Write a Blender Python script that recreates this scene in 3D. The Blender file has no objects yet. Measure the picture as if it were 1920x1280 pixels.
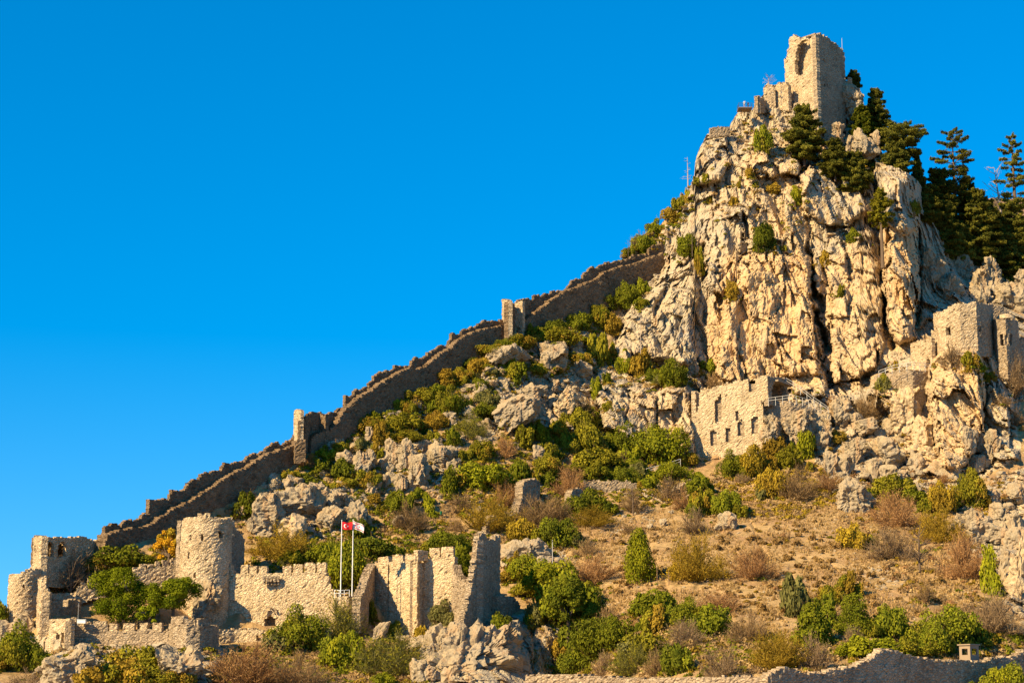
import bpy, math, random
import numpy as np
from mathutils import Vector, noise as mnoise

random.seed(7)
RNG = np.random.default_rng(11)
sc = bpy.context.scene
COL = sc.collection

# ------------------------------------------------------------------ camera, sky, sun, exposure
F = 3583.0                      # focal length in photo pixels (1920 wide)
PITCH = math.radians(11.0)
cam_d = bpy.data.cameras.new("camera")
cam = bpy.data.objects.new("camera", cam_d)
COL.objects.link(cam)
cam.location = (0, 0, 0)
cam.rotation_euler = (math.radians(90) + PITCH, 0, 0)
cam_d.sensor_width = 36.0
cam_d.lens = 36.0 * F / 1920.0
cam_d.clip_start = 1.0
cam_d.clip_end = 20000
sc.camera = cam

SUN_EL, SUN_AZ = math.radians(34), math.radians(52)    # azimuth: degrees to the left of straight behind the camera
SUNV = Vector((-math.sin(SUN_AZ) * math.cos(SUN_EL), -math.cos(SUN_AZ) * math.cos(SUN_EL), math.sin(SUN_EL)))
w = bpy.data.worlds.new("World")
sc.world = w
w.use_nodes = True
nt = w.node_tree
nt.nodes.clear()
sky = nt.nodes.new("ShaderNodeTexSky")
sky.sky_type = 'NISHITA'
sky.sun_disc = False
sky.sun_elevation = SUN_EL
sky.sun_rotation = math.radians(180) + SUN_AZ
sky.altitude = 700
sky.air_density = 1.0
sky.dust_density = 0.0
sky.ozone_density = 4.0
hs = nt.nodes.new("ShaderNodeHueSaturation")
hs.inputs['Hue'].default_value = 0.495
hs.inputs['Saturation'].default_value = 1.47
hs.inputs['Value'].default_value = 1.0
bg = nt.nodes.new("ShaderNodeBackground")
bg.inputs[1].default_value = 0.087
wo = nt.nodes.new("ShaderNodeOutputWorld")
tcw = nt.nodes.new("ShaderNodeTexCoord")
vm = nt.nodes.new("ShaderNodeVectorMath"); vm.operation = 'MULTIPLY_ADD'      # clear dry air: the deep blue reaches low
vm.inputs[1].default_value = (1, 1, 0.75)
vm.inputs[2].default_value = (0, 0, 0.1)
vn = nt.nodes.new("ShaderNodeVectorMath"); vn.operation = 'NORMALIZE'
nt.links.new(tcw.outputs['Generated'], vm.inputs[0])
nt.links.new(vm.outputs[0], vn.inputs[0])
nt.links.new(vn.outputs[0], sky.inputs['Vector'])
nt.links.new(sky.outputs[0], hs.inputs['Color'])
nt.links.new(hs.outputs[0], bg.inputs[0])
nt.links.new(bg.outputs[0], wo.inputs[0])

sd = bpy.data.lights.new("sun", 'SUN')
sd.energy = 5.0
sd.angle = math.radians(0.5)
sd.color = (1.0, 0.765, 0.42)
so = bpy.data.objects.new("sun", sd)
COL.objects.link(so)
so.rotation_euler = SUNV.to_track_quat('Z', 'Y').to_euler()
so.location = (-100, -50, 150)

vs = sc.view_settings
vs.view_transform = 'Standard'
vs.look = 'None'
vs.exposure = 1.12
vs.gamma = 1.0
vs.use_curve_mapping = False
sc.cycles.max_bounces = 5
sc.cycles.diffuse_bounces = 3
sc.cycles.transparent_max_bounces = 6

# ------------------------------------------------------------------ photo pixel -> world point on the plane y = Y
CP, SP = math.cos(PITCH), math.sin(PITCH)
def at(px, py, Y):
    a = (px - 960.0) / F
    b = (640.0 - py) / F
    dy = CP - b * SP
    t = Y / dy
    return Vector((a * t, Y, (SP + b * CP) * t))
def at_np(px, py, Y):
    a = (px - 960.0) / F
    b = (640.0 - py) / F
    t = Y / (CP - b * SP)
    return np.stack([a * t, Y + 0 * a, (SP + b * CP) * t], -1)
def to_px(P):
    x, y, z = P
    d = y * CP + z * SP
    return 960 + F * x / d, 640 - F * (z * CP - y * SP) / d
def mpp(Y):                      # metres per photo pixel at depth Y
    return Y / F

# ------------------------------------------------------------------ object helpers
def tag(o, label, cat, group=None, kind='thing'):
    o["label"] = label
    o["category"] = cat
    o["kind"] = kind
    if group:
        o["group"] = group
    return o
def setkind(o, kind, label=None):
    o["kind"] = kind
    if label: o["label"] = label
    return o
def link(o, parent=None):
    COL.objects.link(o)
    if parent is not None:
        o.parent = parent
    return o
def empty(name, loc=(0, 0, 0), rz=0.0):
    o = bpy.data.objects.new(name, None)
    o.empty_display_size = 0.5
    COL.objects.link(o)
    o.location = loc
    o.rotation_euler = (0, 0, rz)
    return o
def mesh_np(name, V, faces, mats=None, mat_idx=None, smooth=False, attrs=None, parent=None, loc=None):
    """faces: int array (n,4) or (n,3), or a list of such arrays"""
    V = np.asarray(V, np.float32)
    fl = faces if isinstance(faces, list) else [faces]
    fl = [np.asarray(f, np.int32) for f in fl if len(f)]
    me = bpy.data.meshes.new(name)
    me.vertices.add(len(V))
    me.vertices.foreach_set("co", V.ravel())
    nl = sum(f.size for f in fl)
    npoly = sum(len(f) for f in fl)
    me.loops.add(nl)
    me.polygons.add(npoly)
    me.loops.foreach_set("vertex_index", np.concatenate([f.ravel() for f in fl]))
    starts = []
    s = 0
    for f in fl:
        starts.append(s + np.arange(len(f)) * f.shape[1])
        s += f.size
    me.polygons.foreach_set("loop_start", np.concatenate(starts).astype(np.int32))
    if mats:
        for m in (mats if isinstance(mats, (list, tuple)) else [mats]):
            me.materials.append(m)
    if mat_idx is not None:
        me.polygons.foreach_set("material_index", np.asarray(mat_idx, np.int32))
    me.polygons.foreach_set("use_smooth", np.full(npoly, bool(smooth)))
    if attrs:
        for an, av in attrs.items():
            av = np.asarray(av, np.float32)
            if av.ndim == 1:
                a = me.attributes.new(an, 'FLOAT', 'POINT')
                a.data.foreach_set("value", av)
            else:
                a = me.attributes.new(an, 'FLOAT_COLOR', 'POINT')
                if av.shape[1] == 3:
                    av = np.concatenate([av, np.ones((len(av), 1), np.float32)], 1)
                a.data.foreach_set("color", av.ravel())
    me.update(calc_edges=True)
    me.validate()
    o = bpy.data.objects.new(name, me)
    link(o, parent)
    if loc is not None:
        o.location = loc
    return o

class MB:
    """collects simple solids into one mesh"""
    def __init__(s):
        s.v = []; s.q = []; s.t = []; s.n = 0
    def add(s, V, q=None, t=None):
        V = np.asarray(V, float).reshape(-1, 3)
        if q is not None and len(q): s.q.append(np.asarray(q, int) + s.n)
        if t is not None and len(t): s.t.append(np.asarray(t, int) + s.n)
        s.v.append(V); s.n += len(V)
    def box(s, c, size, rz=0.0):
        hx, hy, hz = size[0] / 2, size[1] / 2, size[2] / 2
        P = np.array([[x, y, z] for z in (-hz, hz) for y in (-hy, hy) for x in (-hx, hx)], float)
        cr, sr = math.cos(rz), math.sin(rz)
        P = np.stack([P[:, 0] * cr - P[:, 1] * sr, P[:, 0] * sr + P[:, 1] * cr, P[:, 2]], 1) + np.array(c, float)
        s.add(P, [[0, 2, 3, 1], [4, 5, 7, 6], [0, 1, 5, 4], [2, 6, 7, 3], [0, 4, 6, 2], [1, 3, 7, 5]])
    def tube(s, pts, rad, n=5, cap=True):
        pts = [np.array(p, float) for p in pts]
        if not hasattr(rad, '__len__'): rad = [rad] * len(pts)
        rings = []
        for i, p in enumerate(pts):
            d = pts[min(i + 1, len(pts) - 1)] - pts[max(i - 1, 0)]
            d = d / (np.linalg.norm(d) + 1e-9)
            u = np.cross(d, [0.13, 0.31, 0.94]) if abs(d[2]) < 0.9 else np.cross(d, [0.9, 0.3, 0.1])
            u /= np.linalg.norm(u)
            v = np.cross(d, u)
            ang = np.arange(n) * 2 * math.pi / n
            rings.append(p + rad[i] * (np.cos(ang)[:, None] * u + np.sin(ang)[:, None] * v))
        V = np.concatenate(rings)
        q = []
        for i in range(len(pts) - 1):
            for k in range(n):
                a, b = i * n + k, i * n + (k + 1) % n
                q.append([a, b, b + n, a + n])
        t = []
        if cap:
            for i0, rev in ((0, True), ((len(pts) - 1) * n, False)):
                for k in range(1, n - 1):
                    t.append([i0, i0 + k + 1, i0 + k] if rev else [i0, i0 + k, i0 + k + 1])
        s.add(V, q, t)
    def build(s, name, mat, parent=None, smooth=False, loc=None):
        V = np.concatenate(s.v)
        fl = []
        if s.q: fl.append(np.concatenate(s.q))
        if s.t: fl.append(np.concatenate(s.t))
        return mesh_np(name, V, fl, [mat], smooth=smooth, parent=parent, loc=loc)

# ------------------------------------------------------------------ noise (numpy)
def _h(ix, iy, iz, seed):
    x = (ix.astype(np.int64) * 374761393 + iy.astype(np.int64) * 668265263 + iz.astype(np.int64) * 2147483647 + seed * 974711) & 0xFFFFFFFF
    x = ((x ^ (x >> 13)) * 1274126177) & 0xFFFFFFFF
    x = ((x ^ (x >> 16)) * 2246822519) & 0xFFFFFFFF
    x = x ^ (x >> 15)
    return (x & 0xFFFFFF) / float(0x1000000)
def vnoise(P, seed=0):
    """value noise in -1..1"""
    I = np.floor(P).astype(np.int64)
    f = P - I
    u = f * f * f * (f * (f * 6 - 15) + 10)
    r = 0
    for dx in (0, 1):
        wx = u[:, 0] if dx else 1 - u[:, 0]
        for dy in (0, 1):
            wy = u[:, 1] if dy else 1 - u[:, 1]
            for dz in (0, 1):
                wz = u[:, 2] if dz else 1 - u[:, 2]
                r = r + wx * wy * wz * _h(I[:, 0] + dx, I[:, 1] + dy, I[:, 2] + dz, seed)
    return r * 2 - 1
def fbm(P, octv=4, seed=0, gain=0.5):
    s = 0; a = 1.0; tot = 0
    for o in range(octv):
        s = s + a * vnoise(P * (2 ** o) + 17.3 * o, seed + o)
        tot += a; a *= gain
    return s / tot
def facets(P, seed=0, tilt=0.9):
    """Voronoi blocks: (height of each tilted block face, closeness to a crack 0..1)"""
    I = np.floor(P).astype(np.int64)
    n = len(P)
    d1 = np.full(n, 9e9); d2 = np.full(n, 9e9)
    hgt = np.zeros(n)
    for dx in (-1, 0, 1):
        for dy in (-1, 0, 1):
            for dz in (-1, 0, 1):
                ix, iy, iz = I[:, 0] + dx, I[:, 1] + dy, I[:, 2] + dz
                c0 = ix + 0.1 + .8 * _h(ix, iy, iz, seed); c1 = iy + 0.1 + .8 * _h(ix, iy, iz, seed + 1); c2 = iz + 0.1 + .8 * _h(ix, iy, iz, seed + 2)
                ex, ey, ez = P[:, 0] - c0, P[:, 1] - c1, P[:, 2] - c2
                d = ex * ex + ey * ey + ez * ez
                hh = (_h(ix, iy, iz, seed + 3) * 2 - 1) + tilt * (ex * (_h(ix, iy, iz, seed + 4) * 2 - 1) + ez * (_h(ix, iy, iz, seed + 5) * 2 - 1)) * 2
                near = d < d1
                d2 = np.where(near, d1, np.minimum(d2, d))
                hgt = np.where(near, hh, hgt)
                d1 = np.where(near, d, d1)
    e = np.sqrt(d2) - np.sqrt(d1)
    return hgt, np.exp(-e / 0.07)
def blocks(P, w, h, seed, warp):
    """jointed rock: upright blocks of random height with sharp edges, laid like rough courses"""
    u = (P[:, 0] * .86 + P[:, 1] * .5 + warp[:, 0]) / w
    iu = np.floor(u).astype(np.int64)
    z0 = np.zeros_like(iu)
    v = (P[:, 2] + warp[:, 2] + .25 * P[:, 0]) / h + 7.3 * _h(iu, z0, z0, seed)
    iv = np.floor(v).astype(np.int64)
    fu, fv = u - iu - .5, v - iv - .5
    a = _h(iu, iv, z0, seed + 1) * 2 - 1
    return a + 1.1 * fu * (_h(iu, iv, z0, seed + 2) * 2 - .7) + 0.9 * fv * (_h(iu, iv, z0, seed + 3) * 2 - .5)
def smooth(a, b, x):
    t = np.clip((x - a) / (b - a), 0, 1)
    return t * t * (3 - 2 * t)
def poly_sd(px, py, poly):
    """signed distance in photo pixels to a closed outline, positive inside"""
    poly = np.asarray(poly, float)
    n = len(poly)
    d = np.full(px.shape, 1e18)
    inside = np.zeros(px.shape, bool)
    for i in range(n):
        x0, y0 = poly[i]; x1, y1 = poly[(i + 1) % n]
        ex, ey = x1 - x0, y1 - y0
        t = np.clip(((px - x0) * ex + (py - y0) * ey) / (ex * ex + ey * ey + 1e-9), 0, 1)
        d = np.minimum(d, (px - x0 - t * ex) ** 2 + (py - y0 - t * ey) ** 2)
        c = ((y0 > py) != (y1 > py)) & (px < ex * (py - y0) / (ey + (1e-9 if abs(ey) < 1e-9 else 0)) + x0)
        inside ^= c
    d = np.sqrt(d)
    return np.where(inside, d, -d)
def line_d(px, py, pts):
    d = np.full(px.shape, 1e18)
    for (x0, y0), (x1, y1) in zip(pts[:-1], pts[1:]):
        ex, ey = x1 - x0, y1 - y0
        t = np.clip(((px - x0) * ex + (py - y0) * ey) / (ex * ex + ey * ey + 1e-9), 0, 1)
        d = np.minimum(d, (px - x0 - t * ex) ** 2 + (py - y0 - t * ey) ** 2)
    return np.sqrt(d)

# ------------------------------------------------------------------ materials
class NT:
    def __init__(s, name):
        s.m = bpy.data.materials.new(name)
        s.m.use_nodes = True
        s.t = s.m.node_tree
        s.t.nodes.clear()
        s.out = s.n("ShaderNodeOutputMaterial")
    def n(s, typ, **kw):
        nd = s.t.nodes.new(typ)
        for k, v in kw.items():
            if k.startswith("i_"):
                nd.inputs[int(k[2:])].default_value = v
            else:
                setattr(nd, k, v)
        return nd
    def l(s, a, b):
        s.t.links.new(a, b)
    def val(s, sock, v):
        if hasattr(v, 'is_linked') or hasattr(v, 'links'): s.l(v, sock)
        else: sock.default_value = v
    def math(s, op, a, b=0.0, c=0.0):
        nd = s.n("ShaderNodeMath", operation=op)
        s.val(nd.inputs[0], a); s.val(nd.inputs[1], b); s.val(nd.inputs[2], c)
        return nd.outputs[0]
    def mix(s, f, a, b, typ='MIX'):
        nd = s.n("ShaderNodeMix", data_type='RGBA', blend_type=typ)
        s.val(nd.inputs[0], f)
        s.val(nd.inputs[6], a if not isinstance(a, tuple) else (*a, 1) if len(a) == 3 else a)
        s.val(nd.inputs[7], b if not isinstance(b, tuple) else (*b, 1) if len(b) == 3 else b)
        return nd.outputs[2]
    def ramp(s, f, stops, interp='LINEAR'):
        nd = s.n("ShaderNodeValToRGB")
        e = nd.color_ramp.elements
        nd.color_ramp.interpolation = interp
        while len(e) < len(stops): e.new(0.5)
        for k, (p, c) in enumerate(stops):
            e[k].position = p
            e[k].color = (*c, 1) if hasattr(c, '__len__') else (c, c, c, 1)
        s.l(f, nd.inputs[0])
        return nd.outputs[0]
    def coord(s, scale=(1, 1, 1), which='Object'):
        tc = s.n("ShaderNodeTexCoord")
        mp = s.n("ShaderNodeMapping")
        mp.inputs['Scale'].default_value = scale
        s.l(tc.outputs[which], mp.inputs[0])
        return mp.outputs[0]
    def noise(s, vec, scale, detail=4, rough=0.55, dist=0.0):
        nd = s.n("ShaderNodeTexNoise")
        nd.inputs['Scale'].default_value = scale
        nd.inputs['Detail'].default_value = detail
        nd.inputs['Roughness'].default_value = rough
        nd.inputs['Distortion'].default_value = dist
        s.l(vec, nd.inputs['Vector'])
        return nd.outputs['Fac']
    def voro(s, vec, scale, feature='F1', rnd=1.0):
        nd = s.n("ShaderNodeTexVoronoi", feature=feature)
        nd.inputs['Scale'].default_value = scale
        nd.inputs['Randomness'].default_value = rnd
        s.l(vec, nd.inputs['Vector'])
        return nd
    def attr(s, name):
        return s.n("ShaderNodeAttribute", attribute_name=name)
    def bump(s, h, strength=0.5, dist=0.1, normal=None):
        nd = s.n("ShaderNodeBump")
        nd.inputs['Strength'].default_value = strength
        nd.inputs['Distance'].default_value = dist
        s.l(h, nd.inputs['Height'])
        if normal is not None: s.l(normal, nd.inputs['Normal'])
        return nd.outputs[0]
    def finish(s, col, rough=0.9, normal=None, spec=0.1, metal=0.0):
        b = s.n("ShaderNodeBsdfPrincipled")
        s.val(b.inputs['Base Color'], col if not isinstance(col, tuple) else (*col, 1))
        s.val(b.inputs['Roughness'], rough)
        b.inputs['Specular IOR Level'].default_value = spec
        b.inputs['Metallic'].default_value = metal
        if normal is not None: s.l(normal, b.inputs['Normal'])
        s.l(b.outputs[0], s.out.inputs[0])
        s.bsdf = b
        return s.m

def plain(name, col, rough=0.8, spec=0.2, metal=0.0, var=0.12, scale=3.0):
    t = NT(name)
    v = t.coord()
    n = t.noise(v, scale, 3)
    c = t.mix(n, tuple(x * (1 - var) for x in col), tuple(min(1, x * (1 + var)) for x in col))
    return t.finish(c, rough, t.bump(n, 0.2, 0.02), spec, metal)
# ------------------------------------------------------------------ terrain: the hill and its crag as one sheet
def make_rock_material(name, use_attr=True, grey=0.5, gold=0.3, dim=1.0):
    t = NT(name)
    v = t.coord()
    n1 = t.noise(v, 0.10, 5, 0.6)
    n2 = t.noise(v, 0.55, 5, 0.65)
    n3 = t.noise(v, 2.6, 4, 0.6)
    vs_ = t.coord((1.1, 1.1, 0.22))
    st = t.noise(vs_, 1.0, 5, 0.65, 0.6)                      # vertical water streaks
    base = t.mix(n2, (0.34, 0.255, 0.145), (0.59, 0.475, 0.30))
    gold_c = t.mix(n3, (0.47, 0.285, 0.12), (0.68, 0.49, 0.265))
    grey_c = t.mix(n3, (0.26, 0.225, 0.17), (0.48, 0.425, 0.335))
    if use_attr:
        a = t.attr("tint")
        sep = t.n("ShaderNodeSeparateColor")
        t.l(a.outputs['Color'], sep.inputs[0])
        gold_f, grey_f, rock_f = sep.outputs[0], sep.outputs[1], sep.outputs[2]
        gold_f = t.math('MULTIPLY', gold_f, t.math('MULTIPLY_ADD', st, 2.2, -0.45))
    else:
        oi = t.n("ShaderNodeObjectInfo")
        gold_f = t.math('MULTIPLY', t.math('MULTIPLY_ADD', st, 1.6, -0.4), gold)
        grey_f = grey
    cl = t.n("ShaderNodeClamp"); t.val(cl.inputs[0], gold_f)
    c = t.mix(cl.outputs[0], base, gold_c)
    gm = t.n("ShaderNodeClamp")
    t.val(gm.inputs[0], t.math('MULTIPLY', t.math('MULTIPLY_ADD', n1, 3.0, -0.9), grey_f))
    c = t.mix(gm.outputs[0], c, grey_c)
    # rusty seams
    rs = t.ramp(t.noise(v, 0.33, 5, 0.7, 0.4), [(0.56, 0.0), (0.70, 1.0)])
    c = t.mix(t.math('MULTIPLY', rs, 0.45), c, (0.36, 0.175, 0.075))
    # dark lichen specks and cracks
    cr = t.voro(t.coord((0.55, 0.55, 0.26)), 1.0, 'DISTANCE_TO_EDGE')
    crk = t.ramp(cr.outputs['Distance'], [(0.0, 1.0), (0.05, 0.0)])
    if dim < 1: c = t.mix(1.0, c, (dim, dim * .98, dim * .95), 'MULTIPLY')
    lich = t.ramp(t.noise(v, 1.3, 6, 0.75), [(0.57, 0.0), (0.70, 1.0)])
    c = t.mix(t.math('MULTIPLY', lich, 0.55), c, (0.105, 0.095, 0.075))
    c = t.mix(t.math('MULTIPLY', crk, 0.15), c, (0.14, 0.105, 0.07))
    # orange and dark water stains running down
    ws = t.ramp(t.noise(t.coord((0.42, 0.42, 0.045)), 1.0, 6, 0.72, 0.3), [(0.52, 0.0), (0.66, 1.0)])
    c = t.mix(t.math('MULTIPLY', ws, 0.5), c, (0.45, 0.235, 0.09))
    wd = t.ramp(t.noise(t.coord((0.75, 0.75, 0.06)), 1.0, 5, 0.7, 0.2), [(0.56, 0.0), (0.70, 1.0)])
    c = t.mix(t.math('MULTIPLY', wd, 0.7), c, (0.15, 0.13, 0.105))
    fv = t.voro(t.coord((0.75, 0.75, 0.42)), 1.0, 'F1')
    fs = t.n("ShaderNodeSeparateColor"); t.l(fv.outputs['Color'], fs.inputs[0])
    fv2 = t.voro(t.coord((1.9, 1.9, 1.2)), 1.0, 'F1')
    fs2 = t.n("ShaderNodeSeparateColor"); t.l(fv2.outputs['Color'], fs2.inputs[0])
    h = t.math('ADD', t.math('MULTIPLY', n2, 0.15), t.math('MULTIPLY', n3, 0.35))
    h = t.math('ADD', h, t.math('ADD', t.math('MULTIPLY', fs.outputs[0], 0.15), t.math('MULTIPLY', fs2.outputs[0], 0.10)))
    h = t.math('ADD', h, t.math('MULTIPLY', st, 0.4))
    h = t.math('SUBTRACT', h, t.math('MULTIPLY', crk, 0.08))
    fine = t.noise(v, 6.0, 3, 0.7)
    h = t.math('ADD', h, t.math('MULTIPLY', fine, 0.14))
    nrm = t.bump(h, 0.9, 0.55)
    if use_attr:
        # soil, dry grass and scree on the open slope
        s1 = t.noise(v, 0.16, 5, 0.65)
        s2 = t.noise(v, 1.6, 5, 0.7)
        soil = t.mix(s2, (0.17, 0.095, 0.045), (0.44, 0.270, 0.140))
        soil = t.mix(t.ramp(s1, [(0.34, 0.0), (0.58, 1.0)]), soil, t.mix(s2, (0.30, 0.185, 0.072), (0.54, 0.375, 0.180)))
        sv = t.voro(v, 1.1, 'F1')
        stone = t.ramp(sv.outputs['Distance'], [(0.10, 1.0), (0.20, 0.0)])
        stone = t.math('MULTIPLY', stone, t.ramp(t.noise(v, 0.25, 3), [(0.5, 0.0), (0.62, 1.0)]))
        soil = t.mix(stone, soil, (0.50, 0.41, 0.30))
        pat = t.ramp(t.noise(v, 0.7, 4, 0.7), [(0.50, 0.0), (0.64, 1.0)])
        soil = t.mix(t.math('MULTIPLY', pat, 0.65), soil, (0.155, 0.115, 0.04))
        hs_ = t.math('ADD', t.math('MULTIPLY', s2, 0.8), t.math('MULTIPLY', stone, 0.3))
        ns = t.bump(hs_, 0.9, 0.45)
        rf = t.ramp(t.math('ADD', rock_f, t.math('MULTIPLY_ADD', n2, 0.5, -0.25)), [(0.42, 0.0), (0.56, 1.0)])
        c = t.mix(rf, soil, c)
        mx = t.n("ShaderNodeMix", data_type='VECTOR')
        t.l(rf, mx.inputs[0]); t.l(ns, mx.inputs[4]); t.l(nrm, mx.inputs[5])
        nrm = mx.outputs[1]
    return t.finish(c, 0.92, nrm, 0.08)

M = {}
M['hill'] = make_rock_material("hill_ground_and_rock", True)

SKY_PX = [(-400, 1262), (-120, 1215), (0, 1178), (20, 1160), (58, 1090), (75, 1062), (135, 1054), (190, 1036), (205, 1018), (280, 982), (400, 908), (560, 822),
          (640, 782), (750, 722), (850, 666), (950, 612), (1050, 568), (1150, 505), (1172, 480), (1200, 458), (1222, 436), (1252, 408), (1280, 375),
          (1294, 352), (1302, 330), (1304, 300), (1312, 276), (1325, 254), (1338, 249), (1364, 247), (1371, 228), (1384, 210), (1410, 206),
          (1418, 190), (1432, 176), (1446, 160), (1470, 158), (1500, 152), (1590, 152), (1598, 160), (1612, 166), (1618, 196), (1634, 240),
          (1655, 290), (1690, 318), (1720, 338), (1750, 388), (1790, 410), (1830, 428), (1850, 446), (1920, 452), (2100, 470), (2400, 520)]
CTRL = """
-400 1420 200;100 1420 200;500 1420 203;900 1420 205;1100 1420 200;1500 1420 200;1900 1420 200;2400 1420 200
-400 1280 250;100 1280 255;300 1280 258;500 1280 260;700 1280 260;800 1280 258;890 1262 262;1050 1275 283;1100 1275 270;1160 1280 252;1300 1280 231;1500 1280 228;1620 1280 234;1700 1280 240;1800 1280 246;1920 1280 254;2400 1280 282
-200 1225 270;100 1200 276;300 1200 279;500 1200 284;700 1200 281;890 1200 271;960 1220 273;1005 1220 279;1050 1220 286;1110 1220 281;1180 1225 264;1300 1215 248;1500 1215 246;1620 1235 240;1700 1240 244;1800 1240 248;1920 1235 256;1700 1215 250;1900 1215 256;2400 1215 286
100 1150 283;300 1150 286;450 1150 291;700 1150 292;900 1150 291;1000 1150 291;1100 1150 287;1180 1150 279;1300 1150 270;1500 1150 265;1700 1150 265;1900 1150 268;2400 1150 290
140 1095 297;300 1100 300;500 1100 299;700 1100 302;900 1100 301;1100 1100 295;1300 1100 286;1500 1100 282;1700 1100 280;1900 1100 280
195 1060 297;300 1050 300;500 1050 307;700 1050 313;900 1050 313;1100 1050 309;1300 1050 304;1500 1050 300;1700 1050 298;1900 1050 298;2400 1050 300
205 1030 300;310 1000 311;420 1000 319;500 1000 321;700 1000 326;900 1000 327;1100 1000 325;1300 1000 321;1500 1000 318;1700 1000 317;1900 1000 318;2400 1000 322
400 930 322;500 950 327;560 950 328;700 950 332;800 950 333;900 950 335;1000 950 338;1100 950 340;1300 950 338;1500 950 336;1700 950 336;1900 930 338
500 880 333;560 900 334;620 900 336;700 900 338;800 900 340;900 900 342;1000 900 346;1100 900 351;1200 900 353;1300 900 354;1500 900 350;1650 910 349;1800 900 348;1920 890 350;2400 880 352
560 850 339;620 838 344;700 850 345;800 850 347;900 850 349;1000 850 353;1100 850 360;1250 870 363;1420 890 357;1520 870 359
700 792 353;740 800 352;800 800 354;900 800 356;1000 800 360;1100 800 369
800 735 363;820 750 361;900 750 363;1000 750 367;1100 750 375;860 695 369;920 700 371;1000 700 374;1080 700 380;920 660 375;1000 640 382;1060 640 386;1120 650 391
960 605 381;1040 585 391;1120 570 399;1160 550 404;1100 545 398;1160 500 405;1245 500 414;1230 450 413;1200 470 410
1130 730 380;1200 735 379;1290 740 378;1150 800 373;1220 840 370;1290 860 368;1140 690 387;1200 695 387;1280 695 386
1180 620 396;1250 600 396;1300 620 393;1300 560 397;1400 700 388;1400 640 390;1500 700 388;1500 620 391;1600 700 386;1600 620 392;1690 640 386;1740 640 390
1340 740 385;1450 740 384;1530 760 376;1620 740 378;1250 540 402;1300 500 401;1400 520 396;1500 520 396;1600 520 398;1690 520 393;1760 540 408;1850 560 415;1920 560 420;2400 600 430
1280 420 412;1330 420 405;1400 430 401;1500 430 402;1600 430 405;1690 420 400;1760 450 416;1830 490 425;1900 510 432;2400 540 440
1310 320 414;1350 320 409;1420 330 407;1500 340 408;1600 340 411;1690 340 407;1740 390 420;1800 430 430;1900 465 440;2100 480 445;2400 525 450
1330 260 417;1400 260 417;1470 260 417;1560 260 418;1630 260 424
1400 215 420;1470 190 422;1540 190 424;1600 190 428;1450 165 424;1590 158 430
1750 620 390;1705 655 386;1800 660 374;1800 620 382;1880 670 380;1920 680 385;2400 700 390;1720 700 378;1650 720 380;1750 760 370;1900 740 378;1900 800 368;1780 830 364;1850 860 358;1580 800 370;1650 830 366;1600 870 358;1700 880 356
385 1165 291;430 1180 291.5;520 1188 290;620 1190 288.5;520 1150 297;470 1130 299;570 1130 300;700 1185 292;740 1195 293;740 1150 299;830 1180 291;800 1130 302;230 1110 299;180 1125 294;110 1130 292;250 1218 277.5;250 1180 286;330 1180 285;112 1230 276;80 1220 279;150 1140 291;30 1185 284
"""
ctrl = np.array([[float(x) for x in e.split()] for line in CTRL.strip().splitlines() for e in line.split(";")])
def _rbf():
    S = np.array([1.0, 1.25]) / 300.0
    c = ctrl[:, :2] * S
    n = len(c)
    d = np.linalg.norm(c[:, None] - c[None], axis=2)
    A = np.zeros((n + 3, n + 3))
    A[:n, :n] = d - np.eye(n) * 0.02
    A[:n, n] = 1; A[n, :n] = 1
    A[:n, n + 1:] = c; A[n + 1:, :n] = c.T
    wts = np.linalg.solve(A, np.concatenate([ctrl[:, 2], np.zeros(3)]))
    def f(px, py):
        X = np.stack([px, py], -1) * S
        out = np.empty(len(X))
        for i in range(0, len(X), 40000):
            x = X[i:i + 40000]
            dd = np.sqrt((x[:, None, 0] - c[None, :, 0]) ** 2 + (x[:, None, 1] - c[None, :, 1]) ** 2)
            out[i:i + 40000] = dd @ wts[:n] + wts[n] + x @ wts[n + 1:]
        return out
    return f
base_depth = _rbf()

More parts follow.
